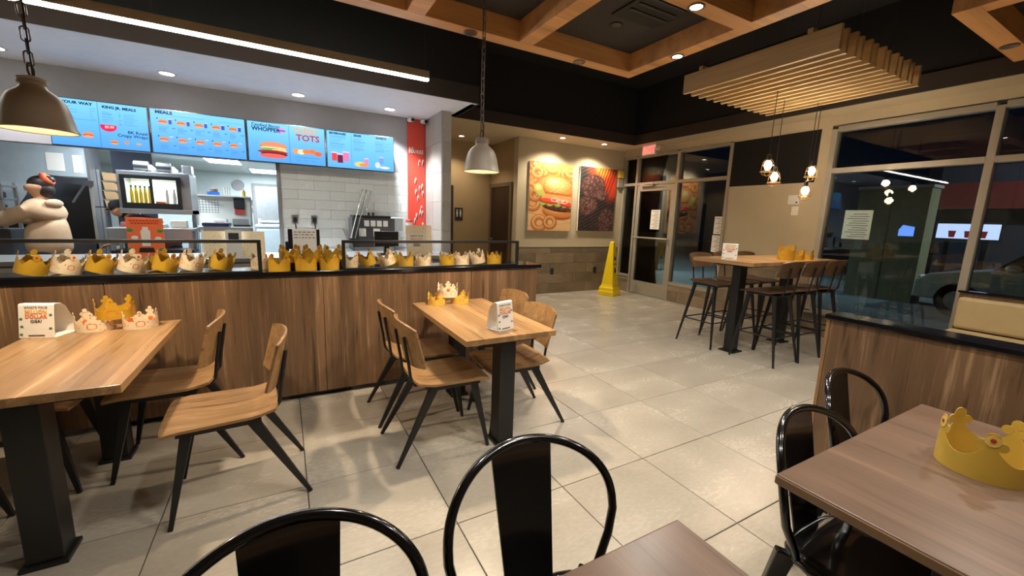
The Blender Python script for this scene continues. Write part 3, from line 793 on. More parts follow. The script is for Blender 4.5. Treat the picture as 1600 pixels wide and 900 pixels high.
# slatted canopy
cn = thing('slat_canopy', 'pale timber slat canopy hanging above the bar table', 'canopy', (3.80, 1.78, 2.80))
for k in range(13): obj('slat', MB().box(k * .127, k * .127 + .035, .012 * (k % 2), 1.42, 0, .185), 'slat', cn, bevel=.0015)
for y in (.2, 1.2): obj('cross_rod', MB().box(-.01, 1.57, y, y + .04, .188, .22), 'slat', cn)
for x in (.1, .8, 1.45):
    for y in (.22, 1.22): obj('hanging_wire', MB().tube([(x, y, .22), (x, y, 1.06)], .003, 6), 'greysteel', cn)

def cage(label, x, y, z):
    t = thing('cage_lamp', label, 'pendant lamp', (x, y, z), 0, 'bare bulbs in wire cages')
    obj('cord', MB().tube([(0, 0, .12), (0, 0, 2.80 - z)], .0035, 6), 'black', t)
    obj('lamp_holder', MB().lathe([(.012, .13), (.02, .125), (.022, .07), (.016, .065)], 14), 'black', t, smooth=50)
    obj('bulb', MB().ell((0, 0, .022), (.036, .036, .05)), 'bulb', t, smooth=60)
    cg = MB()
    for k in range(6):
        a = 2 * PI * k / 6; cg.tube([(math.cos(a) * r, math.sin(a) * r, zz) for r, zz in ((.022, .085), (.045, .055), (.055, 0), (.056, -.04), (.042, -.075), (.004, -.088))], .0022, 5)
    for r, zz in ((.056, -.04), (.052, .02)): cg.tube([(math.cos(2 * PI * k / 20) * r, math.sin(2 * PI * k / 20) * r, zz) for k in range(20)], .0022, 5, True)
    cg.tube([(math.cos(2 * PI * k / 20) * .066, math.sin(2 * PI * k / 20) * .066, -.045) for k in range(20)], .003, 5, True)
    obj('wire_cage', cg, 'brass', t)
    lamp('POINT', (x, y, z + .022), 100, WARM, .04)
cage('glowing bulb in wire cage, leftmost of four above the bar table', 4.4525, 2.578, 2.048)
cage('glowing bulb in wire cage, lower of the left pair above the bar table', 4.8335, 2.711, 1.970)
cage('glowing bulb in wire cage, highest of the right pair above the bar table', 5.3415, 2.589, 2.065)
cage('glowing bulb in wire cage, lowest of four beside the window post', 5.2145, 2.562, 1.834)

lb = thing('light_bar', 'long linear light bar hanging before the servery ceiling', 'light bar', (0, 4.4, 2.81))
obj('housing', MB().box(-3.6, 1.395, -.03, .03, .012, .085), 'alu', lb, bevel=.003)
obj('diffuser', MB().box(-3.6, 1.39, -.027, .027, -.004, .0115), 'bar', lb)
for x in (-3.0, -.8, 1.36): obj('hanging_wire', MB().tube([(x, 0, .085), (x, 0, 1.05)], .0025, 6), 'greysteel', lb)
# ================================================================== CROWNS AND CARDS
CRr = .085
def cyl(th, z, r): return (r * math.cos(th), r * math.sin(th), z)
def crown_mesh(npk=5, h0=.05, h1=.094, R=CRr, lob=1.25, notch=False):
    mb = MB(); Nn = 120; th_ = .0012
    top = []
    for k in range(Nn):
        p = (k / Nn * npk + .5) % 1 - .5
        top.append(h1 - (h1 - h0) * math.exp(-((abs(p) - .5) / .16) ** 2) - .006 * (1 - abs(p) * 2) if notch else h0 + (h1 - h0) * max(0, 1 - abs(p) / .5) ** 2.0)
    vs_ = []; fs = []
    for k in range(Nn):
        a = 2 * PI * k / Nn
        vs_ += [cyl(a, 0, R), cyl(a, top[k], R), cyl(a, 0, R - th_), cyl(a, top[k], R - th_)]
    for k in range(Nn):
        i = 4 * k; j = 4 * ((k + 1) % Nn)
        fs += [(i, j, j + 1, i + 1), (i + 3, j + 3, j + 2, i + 2), (i + 1, j + 1, j + 3, i + 3), (j, i, i + 2, j + 2)]
    mb.add(vs_, fs)
    def disc(t0, z0, r):
        n = 12; o = [cyl(t0 + r * math.cos(2 * PI * q / n) / R, z0 + r * math.sin(2 * PI * q / n), R + .0003) for q in range(n)]
        i_ = [cyl(t0 + r * math.cos(2 * PI * q / n) / R, z0 + r * math.sin(2 * PI * q / n), R - th_ - .0003) for q in range(n)]
        mb.add(o + i_, [tuple(range(n)), tuple(range(2 * n - 1, n - 1, -1))] + [(q, n + q, n + (q + 1) % n, (q + 1) % n) for q in range(n)])
    for k in range(npk):
        t0 = 2 * PI * k / npk
        disc(t0, h1 + .008 * lob, .0095 * lob); disc(t0 - .012 * lob / R, h1 - .006 * lob, .0085 * lob); disc(t0 + .012 * lob / R, h1 - .006 * lob, .0085 * lob)
    return mb.mesh('band', 0, 40)
def patch(mb, t0, z0, hw, poly, R=CRr):
    n = len(poly); o = [cyl(t0 + a * hw / R, z0 + b * hw, R + .0012) for a, b in poly]; i_ = [cyl(t0 + a * hw / R, z0 + b * hw, R + .0002) for a, b in poly]
    mb.add(o + i_, [tuple(range(n)), tuple(range(2 * n - 1, n - 1, -1))] + [(q, n + q, n + (q + 1) % n, (q + 1) % n) for q in range(n)])
bun_t = [(math.cos(PI * k / 8), .28 + .5 * math.sin(PI * k / 8)) for k in range(9)]
bun_b = [(math.cos(PI + PI * k / 8), -.28 + .35 * math.sin(PI + PI * k / 8)) for k in range(9)]
rnd = [(math.cos(2 * PI * k / 10), math.sin(2 * PI * k / 10)) for k in range(10)]
def emblem_mesh(npk=5, z=.034, hw=.023, R=CRr, every=1):
    mb = MB()
    for k in range(0, npk, every):
        t0 = 2 * PI * k / npk
        patch(mb, t0, z, hw, bun_t, R); patch(mb, t0, z, hw, bun_b, R); patch(mb, t0, z, hw, [(-.95, -.18), (.95, -.18), (.95, .18), (-.95, .18)], R)
    return mb.mesh('printed_emblem')
def jewel_mesh(npk=5, h=.102, r=.004, R=CRr):
    mb = MB()
    for k in range(npk): patch(mb, 2 * PI * k / npk, h, r, rnd, R)
    return mb.mesh('jewel_print')
me_c = crown_mesh(); me_e = emblem_mesh(); me_j = jewel_mesh()
me_e.materials.append(M['orangeink']); me_j.materials.append(M['redink'])
me_gold = me_c; me_gold.materials.append(M['gold'])
me_white = me_c.copy(); me_white.materials.clear(); me_white.materials.append(M['cream'])
me_pale = me_c.copy(); me_pale.materials.clear(); me_pale.materials.append(M['goldin'])
me_n = crown_mesh(4, .054, .084, CRr, 2.0, True); me_gold2 = me_n; me_gold2.materials.append(M['gold'])
me_white2 = me_n.copy(); me_white2.materials.clear(); me_white2.materials.append(M['cream'])
me_pale2 = me_n.copy(); me_pale2.materials.clear(); me_pale2.materials.append(M['goldin'])
me_e2 = emblem_mesh(4, .04, .02); me_e2.materials.append(M['orangeink']); me_j2 = jewel_mesh(4, .1, .0075); me_j2.materials.append(M['redink'])
def crown(kind, label, loc, rot=(0, 0, 0), group=None, emb=True, scale=1.0, sq=1.0):
    t = thing('crown_hat', label, 'paper crown', loc, 0, group, rot); t.scale = (scale, scale * sq, scale)
    ldg = group == GL
    b = obj('band', ({'g': me_gold2, 'w': me_white2, 'p': me_pale2} if ldg else {'g': me_gold, 'w': me_white, 'p': me_pale})[kind], None, t)
    if ldg: b.rotation_euler = (0, 0, .62)
    obj('jewel_print', me_j2 if ldg else me_j, None, b)['kind'] = 'stuff'
    if emb: obj('printed_emblem', me_e2 if ldg else me_e, None, b)['kind'] = 'stuff'
    return t
LZ = 1.0005
GL = 'paper crowns standing on the ledge'
ordn = ['first', 'second', 'third', 'fourth', 'fifth', 'sixth', 'seventh', 'eighth', 'ninth', 'tenth']
KN = {'g': 'gold', 'w': 'white printed', 'p': 'pale gold'}
# left screen: alternate gold and printed, tipped to one side
for k, (kd, x) in enumerate(zip('gwgwgwg', (-1.33, -1.18, -1.03, -.88, -.71, -.57, -.40))):
    crown(kd, '%s paper crown behind the left glass screen, %s from the left' % (KN[kd], ordn[k]), (x, YF + .135, LZ + .021), (-.30, 0, -1.57 + .05 * (k % 3 - 1)), GL, kd == 'w', 1.08, .72)
for k, (kd, x) in enumerate(zip('wgwp', (-1.26, -.80, -.62, -.46))):
    crown(kd, '%s paper crown in back row of left glass screen, %s from the left' % (KN[kd], ordn[k]), (x + .02, YF + .262, LZ + .007), (-.10, 0, -1.5), GL, True, .74, .8)
# crowns between the two screens
def crown_raised(kd, k, x, y, a):
    crown(kd, '%s paper crown of raised back row between glass screens, %s from the left' % (KN[kd], ordn[k - 3]), (x, YF + y, LZ + .0455), (0, 0, a), GL, False, 1.1, .8)
tag(obj('riser_block', MB().box(-.04, .42, YF + .165, YF + .315, 1.0, 1.045), 'blackbits'), 'low black riser under the raised gold crowns on the ledge', 'riser')
for k, (kd, x, y, z, a) in enumerate((('g', -.04, .075, 0, -1.5), ('g', .135, .07, 0, -1.2), ('g', .30, .075, 0, -1.7), ('g', .035, .24, .05, -1.3), ('g', .195, .24, .055, -1.6), ('p', .345, .24, .05, -1.4))):
    crown(kd, ('front gold paper crown between glass screens, %s from the left' % ordn[k]) if k < 3 else ('%s paper crown of raised back row between glass screens, %s from the left' % (KN[kd], ordn[k - 3])),
          (x, YF + y, LZ), (0, 0, a), GL, False, 1.0, .85) if k < 3 else crown_raised(kd, k, x, y, a)
crown('w', 'white printed paper crown behind the left end post, by the counter light', (-.17, YF + .24, LZ), (0, 0, -1.3), GL, True, .95, .7)
# right screen
for k, (kd, x, y, tl) in enumerate((('w', .455, .15, .1), ('g', .60, .14, -.30), ('w', .755, .14, -.32), ('g', .905, .13, 0), ('w', 1.055, .12, 0), ('g', 1.27, .12, 0), ('w', 1.42, .13, 0), ('w', 1.60, .16, -.25), ('g', 1.745, .12, 0))):
    crown(kd, '%s paper crown behind the right glass screen, %s from the left' % (KN[kd], ordn[k]), (x, YF + y, LZ + abs(tl) * .064), (-tl, 0, -1.57 + .05 * (k % 3 - 1)), GL, kd == 'w', 1.0, .74)
crown('p', 'pale gold paper crown in the back row of the right glass screen', (.83, YF + .25, LZ), (0, 0, -1.3), GL, False, .95, .7)
# crowns on the tables
GT = 'paper crowns on the tables'
Z1 = .7405
crown('w', 'white printed paper crown with burger emblem, left of three on the left table', (-.955, 3.08, Z1), (0, 0, -1.45), GT, True, .95)
crown('w', 'white printed paper crown with burger emblem, right of three on the left table', (-.755, 3.06, Z1), (0, 0, -1.35), GT, True, .92)
crown('g', 'yellow paper crown stacked between two white ones on the left table', (-.865, 3.09, Z1 + .062), (0, 0, -1.5), GT, True, 1.0)
crown('p', 'pale yellow paper crown, left of three on the middle table', (1.04, 3.08, Z1), (0, 0, -1.4), GT, True, .82)
crown('p', 'pale yellow paper crown, right of three on the middle table', (1.235, 3.07, Z1), (0, 0, -1.75), GT, True, .82)
crown('w', 'white printed paper crown stacked on two yellow ones on the middle table', (1.14, 3.10, Z1 + .055), (0, 0, -1.35), GT, True, .95)
for k, (x, l) in enumerate(((4.99, 'leftmost'), (5.19, 'middle'), (5.41, 'rightmost'))):
    crown('g', 'orange gold paper crown, %s of the row on the bar table' % l, (x, 2.55, 1.0705), (0, 0, -1.2 - .3 * k), GT, True, 1.0)
crown('g', 'orange gold paper crown stacked on the row on the bar table', (5.10, 2.60, 1.125), (0, 0, -1.4), GT, True, 1.0)
# the big yellow crown on the right table
bg = thing('crown_hat', 'large yellow paper crown on the brown table at the right edge', 'paper crown', (1.79, .285, Z1), 0, GT, (0, 0, -.37))
mbig = crown_mesh(5, .062, .122, .10, 1.6); mbig.materials.append(plain('yellow_card', lin(226, 186, 62), .45, var=.05) if False else M['goldin'])
b = obj('band', mbig, None, bg)
fm = jewel_mesh(5, .126, .0165, .1003); fm.materials.append(M['cream0']); obj('flower_print', fm, None, b)['kind'] = 'stuff'
jm = jewel_mesh(5, .128, .006, .1012); jm.materials.append(M['redink']); obj('jewel_print', jm, None, b)['kind'] = 'stuff'
crown('g', 'yellow paper crown whose tip shows above the half wall cap', (3.42, .45, Z1), (0, 0, -1), GT, False, 1.1)
crown('g', 'yellow paper crown at the right edge behind the half wall cap', (3.68, .40, Z1), (0, 0, -1.4), GT, False, 1.1)

def tent(label, loc, rotz, wd=.115, ht=.135, dp=.105, rounded=True):
    """folded card: sloped front with print (faces -Y), bulging back, open ends"""
    t = thing('tent_card', label, 'tent card', loc, rotz, 'white promotional tent cards')
    P = [(-dp / 2, 0), (-dp / 2 + .022, ht * .97)]
    if rounded: P += [(-dp / 2 + .03, ht), (-.008, ht * .985), (.018, ht * .86), (.038, ht * .62), (dp / 2 - .004, ht * .3), (dp / 2, 0)]
    else: P += [(-.012, ht), (dp / 2, 0)]
    P += [(0, .001), (-dp / 2, .0008)]
    def fn(u, v):
        f = u * (len(P) - 1); i = min(int(f), len(P) - 2); q = f - i
        return ((v - .5) * wd, P[i][0] * (1 - q) + P[i + 1][0] * q, .0006 + P[i][1] * (1 - q) + P[i + 1][1] * q)
    c = obj('card', MB().sheet(fn, (len(P) - 1) * 3, 2, .0011), 'paper', t)
    sl = math.atan2(.022, ht * .97); rx = PI / 2 - sl
    at_ = lambda x, h: (x, -dp / 2 + .022 * h / (ht * .97) - .0025, h)
    for body, size, h, mt, wt in (("WHAT'S YOUR", .0165, .152, 'darkink', .01), ('MILLION', .027, .127, 'goldink', .03), ('DOLLAR', .027, .103, 'orangeink', .03), ('IDEA?', .022, .080, 'darkink', .02)):
        text('lettering', body, size, at_(0, h), (rx, 0, 0), mt, c, 'CENTER', wt, .92)
    for x, h in ((-.4, .06), (.4, .05), (-.42, .02), (.41, .12), (-.42, .1)): obj('leaf_print', MB().cbox(at_(x * wd, h), (.012, .0015, .009)), 'greenink', c)
    obj('print_line', MB().cbox(at_(0, .014), (.07, .0015, .004)), 'darkink', c)
    return t
tent("white tent card at the back of the left table", (-1.125, 3.04, Z1), -.32, .155, .175, .14)
tent("white tent card at the front right of the middle table", (1.175, 2.235, Z1), .30, .135, .18, .11)
tent("white tent card on the bar table", (4.30, 2.78, 1.0705), -1.0, .15, .17, .13)
tent("white tent card peeking above the half wall cap", (3.12, .62, Z1), -.6, .12, .16, .10)

# ================================================================== WALL FITTINGS
def print_burger():
    p = Pic(140, 184, (226, 176, 112)).grad((206, 130, 62), (222, 176, 118)); r = random.Random(4)
    def onion(x, y, q, k=1.0):
        p.ring(x, y, q, q * .52, (168 * k, 92 * k, 40 * k), .85, .3); p.ring(x, y - .006, q, q * .40, (212 * k, 138 * k, 72 * k), .85, .5); p.ring(x - .01, y - .018, q, q * .16, (240 * k, 188 * k, 124 * k), .85, .8)
    for k in range(12): onion(r.uniform(-.05, 1.05), r.uniform(-.02, .2), r.uniform(.08, .12), r.uniform(.85, 1.05))
    p.ell(.75, .04, .5, .1, (250, 196, 110), 0, 1.0, .6)
    for x, y, q in ((.05, .24, .11), (.18, .16, .10), (.03, .40, .11)): onion(x, y, q)
    p.mix(np.clip((p.Y - .74) / .03, 0, 1), (224, 180, 128)); p.mix(np.clip(1 - abs(p.Y - .74 - .13 * p.X) / .006, 0, 1), (176, 126, 78), .8); p.mix(np.clip(1 - abs(p.Y - .93 + .05 * p.X) / .006, 0, 1), (184, 134, 84), .7)
    onion(.09, .60, .13, .92); onion(.14, .49, .10, .85)
    p.ell(.68, .735, .36, .125, (150, 82, 36), .10, .1); p.ell(.68, .715, .36, .10, (198, 120, 58), .10, .3); p.ell(.6, .70, .2, .04, (222, 156, 90), .10, .9)
    p.ell(.66, .645, .36, .085, (58, 32, 22), .10, .12)
    for k in range(90): a = r.uniform(-1, 1); p.ell(.66 + .33 * a, .645 + .028 * r.uniform(-1, 1) + .035 * a, .018, .011, (60 + r.randint(0, 70), 36 + r.randint(0, 34), 26), r.uniform(0, 3), .5, .9)
    for k in range(26):
        a = k / 25; p.ell(.27 + .72 * a, .585 + .045 * math.sin(a * 26) * .4 + .035 * a, .045, .026, (150 + r.randint(-24, 40), 176 + r.randint(-20, 24), 60 + r.randint(-10, 40)), r.uniform(-.5, .5), .5)
    p.ell(.46, .56, .22, .052, (178, 36, 24), .08, .12); p.ell(.45, .548, .20, .036, (218, 78, 48), .08, .3); p.ell(.88, .60, .18, .05, (176, 36, 24), .14, .12); p.ell(.88, .588, .16, .034, (216, 76, 50), .14, .3)
    for x, y, q in ((.60, .535, .085), (.72, .555, .08), (.83, .56, .07)): p.ring(x, y, q, .018, (244, 226, 222), .42, .5); p.ring(x, y + .004, q, .006, (176, 110, 140), .42, .6)
    p.ell(.24, .41, .13, .09, (182, 186, 84), .5, .4); p.ell(.2, .36, .08, .06, (214, 210, 130), .3, .7)
    p.ell(.68, .36, .37, .235, (176, 96, 36), .06, .07, clip=lambda a, b: (b < .135).astype(float)); p.ell(.67, .345, .345, .20, (214, 138, 62), .06, .3, clip=lambda a, b: (b < .12).astype(float))
    p.ell(.60, .30, .25, .12, (240, 188, 112), .0, .9); p.ell(.55, .27, .13, .055, (252, 222, 166), .0, 1)
    for k in range(110):
        a = r.uniform(0, 6.3); q = r.random() ** .5; x, y = .67 + .31 * q * math.cos(a), .325 + .115 * q * math.sin(a); p.ell(x, y + .003, .010, .0065, (168, 100, 44), .4, .5, .7); p.ell(x, y, .009, .0055, (252, 232, 186), .4, .5)
    onion(.26, .885, .135); onion(.50, .875, .115, .96); return p.grain(.025).a
def print_grill():
    p = Pic(132, 190, (30, 24, 24)); r = random.Random(8)
    for k in range(40):
        t = k / 40; d = (p.X * .35 + p.Y * 1.0) * 1.0
        p.mix(np.clip(1 - abs((d * 18 - k)) / .22, 0, 1), (96, 84, 84), .8)
    p.ell(.75, .16, .5, .26, (226, 78, 38), .5, .9, .95); p.ell(.62, .04, .22, .14, (255, 150, 60), .4, .8, .9); p.ell(.88, .3, .22, .3, (206, 60, 34), .2, .8, .85)
    for k in range(7): p.mix(np.clip(1 - abs((p.X - .5 - k * .075) + .5 * (p.Y - .1)) / .018, 0, 1) * (p.Y < .5) * (p.X > .35), (40, 20, 18), .85)
    for cx, cy, rx, ry in ((.36, .30, .33, .26), (.24, .60, .27, .22), (.8, .86, .26, .34), (.6, .42, .17, .12)):
        p.ell(cx, cy, rx, ry, (70, 44, 40), -.2, .1)
        for k in range(170):
            a = r.uniform(0, 6.3); q = r.random() ** .5 * .93; g = r.randint(0, 80)
            p.ell(cx + rx * q * math.cos(a), cy + ry * q * math.sin(a) * p.w / p.h, .02, .014, (62 + g, 40 + g * .75, 36 + g * .7), r.uniform(0, 3), .5)
    for k in range(50): p.ell(r.uniform(.0, .6), r.uniform(.72, 1), .012, .008, (190, 90, 60), 0, .6, .5)
    return p.grain(.05).a
def wall_print(label, x0, x1, z0, z1, img):
    t = thing('wall_print', label, 'wall print', (x0, YB - .035, z0))
    obj('canvas', MB().box(0, x1 - x0, 0, .034, 0, z1 - z0), 'paper', t, bevel=.002)
    obj('printed_image', canvas_mesh('printed_image', x1 - x0, z1 - z0, img), 'canvas', t, (0, -.0012, 0))
wall_print('large canvas print of a sesame bun burger with onion rings', 3.97, 4.94, 1.23, 2.48, print_burger())
wall_print('large canvas print of patties on a flaming grill', 5.13, 6.06, 1.24, 2.49, print_grill())
for x, l in ((4.58, 'black power outlet on the plank tiled wall, left one'), (5.66, 'black power outlet on the plank tiled wall beside the yellow floor sign')):
    o = thing('power_outlet', l, 'outlet', (x, YB - .0165, .435), 0, 'outlets on the back wall')
    obj('cover', MB().box(-.037, .037, -.002, .0035, -.06, .06), 'blackbits', o, bevel=.0015)
    for h in (.012, -.04): obj('socket', MB().box(-.016, .016, -.004, -.001, h, h + .028), 'greysteel', o)
# emergency light on the back wall by the door
e = thing('emergency_light', 'small emergency light with yellow lens high beside the entrance', 'light', (6.17, YB - .001, 2.42))
obj('housing', MB().box(-.07, .07, -.06, 0, -.28, -.10), 'alu', e, bevel=.008); obj('lens', MB().box(-.06, .06, -.075, 0, -.09, .06), 'goldin', e, bevel=.01)
# exit sign
ex = thing('exit_sign', 'lit red EXIT sign above the glass door', 'exit sign', (6.02, 5.70, 2.68))
obj('housing', MB().box(-.02, .025, -.16, .16, 0, .186), 'whitebits', ex, bevel=.004)
obj('face', MB().box(-.023, -.02, -.15, .15, .012, .174), 'exitface', ex)
text('lettering', 'EXIT', .17, (-.0255, .135, .030), (PI / 2, 0, -PI / 2), 'exitred', ex, 'LEFT', .03, .80)
obj('stem', MB().box(-.01, .012, -.05, .05, .186, .1895), 'whitebits', ex)
obj('emergency_heads', MB().ell((0, -.20, .10), (.04, .04, .045)).box(-.012, .012, -.18, -.15, .08, .12), 'whitebits', ex, smooth=50)
# thermostat and card on the beige panel
o = thing('wall_panel_box', 'white thermostat box on the beige wall beside the window', 'thermostat', (XW - .0005, 3.20, 1.755))
obj('cover', MB().box(-.035, 0, -.075, .075, 0, .13), 'whitebits', o, bevel=.006); obj('knob', MB().tube([(-.034, -.045, .03), (-.042, -.045, .03)], .012, 12), 'greysteel', o)
tag(obj('wall_card', MB().box(-.002, 0, -.045, .045, 0, .12), 'paper', None, (XW - .0005, 3.18, 1.61)), 'small white card on the beige wall below the thermostat', 'card')
tag(obj('wall_socket', MB().box(-.008, 0, -.037, .037, -.055, .055), 'blackbits', None, (XW - .0125, 3.72, .60), bevel=.002), 'black socket low on the tiled wall behind the bar table', 'outlet')
# notices taped on the glass
def notice(label, y0, y1, z0, z1, x=XW + .0385, lines=True):
    t = thing('notice', label, 'notice', (x, y0, z0), 0, 'paper notices on the glass')
    s_ = obj('sheet', MB().box(-.0008, 0, 0, y1 - y0, 0, z1 - z0), 'paper', t)
    if lines:
        mb = MB(); n = int((z1 - z0) / .028)
        for k in range(1, n): mb.box(-.0016, -.0006, .03 + .02 * (k % 2), y1 - y0 - .03 - .03 * (k % 3), k * .028, k * .028 + .007)
        obj('printed_lines', mb, 'greysteel', s_)
notice('white paper notice on the glass of the entrance door', 5.55, 5.77, 1.32, 1.69, XW + .0075)
notice('upper white notice on the glass beside the beige wall', 4.262, 4.42, 1.29, 1.58)
notice('lower white notice on the glass beside the beige wall', 4.262, 4.43, .99, 1.27)
notice('white paper notice on the big window behind the bar table', 2.31, 2.60, 1.32, 1.68, XW + .0495)
# restroom sign, lever plate
o = thing('restroom_sign', 'black restroom sign with white figures in the alcove', 'sign', (3.05, 7.699, 1.36))
obj('plate', MB().box(-.085, .085, -.006, 0, 0, .25), 'blackbits', o, bevel=.002)
for x in (-.035, .035):
    f = MB().lathe([(1e-6, 0), (.017, 0), (.017, .003), (1e-6, .003)], 12)
    obj('figure', MB().ell((x, -.007, .205), (.014, .002, .014)).box(x - .016, x + .016, -.009, -.005, .12, .185).box(x - .012, x - .002, -.009, -.005, .075, .12).box(x + .002, x + .012, -.009, -.005, .075, .12), 'whitebits', o)
tag(obj('wall_keypad', MB().box(-.02, 0, -.04, .04, -.08, .08), 'blackbits', None, (3.7395, 7.685 - .0, 1.58), bevel=.006), 'black keypad plate beside the brown restroom door', 'keypad')
# yellow floor sign
ys = thing('wet_floor_cone', 'tall yellow plastic caution cone standing by the entrance', 'caution sign', (5.62, 6.06, 0), .35)
mb = MB(); secs = [(0, .165), (.075, .165), (.09, .155), (.15, .15), (.17, .135), (.21, .118), (1.0, .042), (1.04, .038), (1.055, .028)]
vs_ = [(sx * h, sy * h, z) for z, h in secs for sx, sy in ((-1, -1), (1, -1), (1, 1), (-1, 1))]
fs = [(4 * i + j, 4 * i + (j + 1) % 4, 4 * i + 4 + (j + 1) % 4, 4 * i + 4 + j) for i in range(len(secs) - 1) for j in range(4)] + [(3, 2, 1, 0), tuple(4 * (len(secs) - 1) + j for j in range(4))]
obj('body', mb.add(vs_, fs), 'yellow', ys, bevel=.004)
sl = math.atan2(.076, .79)
fc = lambda z: -.118 + .076 * (z - .21) / .79 - .003
obj('warning_triangle', MB().prism([(-.045, 0), (.045, 0), (0, .09)], -.001, .001, lambda a, b, t_: (a, fc(.70 + b) + t_, .70 + b)), 'darkink', ys)
text('lettering', 'CAUTION', .052, (0, fc(.60), .60), (PI / 2 - sl, 0, 0), 'darkink', ys, 'CENTER', .01, .62)
obj('figure_mark', MB().prism([(-.03, 0), (.03, 0), (.04, .03), (.01, .10), (-.025, .11)], -.001, .001, lambda a, b, t_: (a, fc(.45 + b) + t_, .45 + b)), 'darkink', ys)

# ================================================================== MENU SCREENS
BLU0, BLU1 = (128, 206, 255), (84, 158, 246)
SK = (70, 120, 190)
def lines(p, x0, x1, y0, n, dy, c=(74, 132, 200), h=.011, seed=0):
    r = random.Random(seed)
    for k in range(n): p.rect(x0, x0 + (x1 - x0) * r.uniform(.45, 1), y0 + k * dy, y0 + k * dy + h, c, .75)
def cup(p, x, y, s_, c): p.rect(x - .03 * s_, x + .03 * s_, y - .10 * s_, y + .08 * s_, c); p.rect(x - .034 * s_, x + .034 * s_, y - .12 * s_, y - .09 * s_, (210, 200, 230))
def mini_burger(p, x, y, s_):
    p.ell(x, y, .05 * s_, .022 * s_, (226, 140, 80)); p.ell(x, y + .03 * s_, .05 * s_, .014 * s_, (200, 70, 60)); p.ell(x, y + .05 * s_, .05 * s_, .014 * s_, (220, 160, 110))
def menu1():
    p = Pic(190, 110, BLU0).grad(BLU0, BLU1)
    p.rect(.478, .482, 0, 1, (60, 110, 180)); p.rect(.03, .46, .42, .424, (80, 140, 205)); p.rect(.5, .98, .47, .474, (80, 140, 205))
    lines(p, .12, .3, .16, 5, .055, seed=1); lines(p, .4, .46, .16, 5, .055, seed=2); lines(p, .52, .66, .20, 6, .04, seed=3); lines(p, .74, .96, .22, 6, .045, seed=4); lines(p, .69, .73, .2, 6, .05, seed=9)
    for x, y in ((.2, .58), (.36, .72)): mini_burger(p, x, y, 1.1)
    mini_burger(p, .62, .84, .8); p.ell(.75, .84, .025, .02, (236, 130, 90)); p.ell(.88, .85, .03, .015, (226, 150, 110))
    p.ell(.575, .52, .085, .062, (236, 40, 80), clip=lambda a, b: (b > -.02).astype(float)); return p.a
def menu2():
    p = Pic(190, 110, BLU0).grad(BLU0, BLU1); p.rect(.2, .55, .115, .125, SK, .7); p.rect(.7, .97, .13, .14, SK, .5)
    for j in range(2):
        for i in range(5):
            x = .10 + .185 * i; y = .26 + .40 * j; mini_burger(p, x + .02, y, .9)
            p.rect(x - .035, x - .025, y - .07, y - .03, (20, 40, 90)); cup(p, x + .095, y + .01, .55, (70, 80, 170) if j == 0 else (120, 170, 220)); lines(p, x - .02, x + .09, y + .12, 5, .03, seed=10 * j + i); p.rect(x + .11, x + .14, y + .14, y + .155, (60, 110, 180))
    return p.a
def menu3():
    p = Pic(190, 110, BLU0).grad(BLU0, BLU1); p.rect(.518, .522, 0, 1, (60, 110, 180))
    p.ell(.31, .60, .17, .055, (226, 110, 96)); p.ell(.31, .565, .165, .05, (232, 140, 100)); p.ell(.31, .64, .165, .02, (246, 214, 190)); p.ell(.29, .67, .17, .02, (96, 190, 80)); p.ell(.38, .7, .10, .025, (240, 214, 100))
    p.ell(.3, .74, .19, .028, (170, 40, 60)); p.ell(.32, .79, .17, .03, (110, 30, 50)); p.ell(.3, .84, .17, .035, (236, 100, 84)); p.ell(.42, .17, .05, .042, (222, 140, 200)); p.rect(.365, .475, .155, .195, (80, 90, 190)); lines(p, .05, .14, .48, 6, .06, (96, 160, 220), seed=5)
    for x, y, c in ((.6, .66, (232, 150, 90)), (.67, .67, (244, 220, 160)), (.74, .65, (236, 128, 60)), (.82, .64, (240, 120, 50)), (.9, .69, (236, 100, 50))): p.ell(x, y, .05, .038, c)
    for x in (.6, .7, .8): p.rect(x, x + .06, .88, .9, SK, .6)
    lines(p, .58, .95, .81, 1, .03, (30, 70, 150)); return p.a
def menu4():
    p = Pic(190, 110, BLU0).grad(BLU0, (96, 176, 250)); p.rect(.348, .351, .08, .92, (90, 150, 215)); p.rect(.678, .681, .08, .92, (90, 150, 215))
    lines(p, .04, .3, .14, 9, .04, seed=6); lines(p, .38, .6, .16, 9, .04, seed=7); lines(p, .71, .94, .16, 8, .04, seed=8)
    cup(p, .10, .72, 1.2, (226, 70, 70)); cup(p, .18, .76, 1.3, (110, 30, 60)); cup(p, .27, .70, 1.4, (220, 120, 170))
    p.ell(.47, .86, .08, .04, (246, 200, 96)); p.ell(.53, .88, .07, .03, (240, 140, 90)); cup(p, .57, .78, .9, (226, 130, 150)); cup(p, .8, .72, 1.0, (120, 150, 220)); p.ell(.74, .84, .04, .05, (206, 216, 224)); p.ell(.85, .9, .08, .02, (226, 226, 236)); p.rect(.03, .97, .945, .95, SK, .6); return p.a
MY, MZ0, MZ1 = 6.2, 2.035, 2.525
def menu(label, x0, x1, img, texts):
    t = thing('menu_screen', label, 'menu screen', (x0 + .006, MY, MZ0), 0, 'backlit menu screens', (-.05, 0, 0))
    wd = x1 - x0 - .012; ht = MZ1 - MZ0
    bz = obj('casing', MB().box(0, wd, 0, .05, 0, ht), 'blackbits', t, bevel=.003)
    sc = obj('screen', canvas_mesh('screen', wd - .016, ht - .016, img), 'screenprint', t, (.008, -.002, .008))
    obj('wall_mount', MB().box(wd * .3, wd * .7, .05, .235, ht * .4, ht * .6), 'black', t)
    for body, u, v, size, mt, al, wt, sx in texts: text('lettering', body, size, (u * wd, -.004, v * ht), FRONT, mt, sc, al, wt, sx)
NI = 'menunavy'
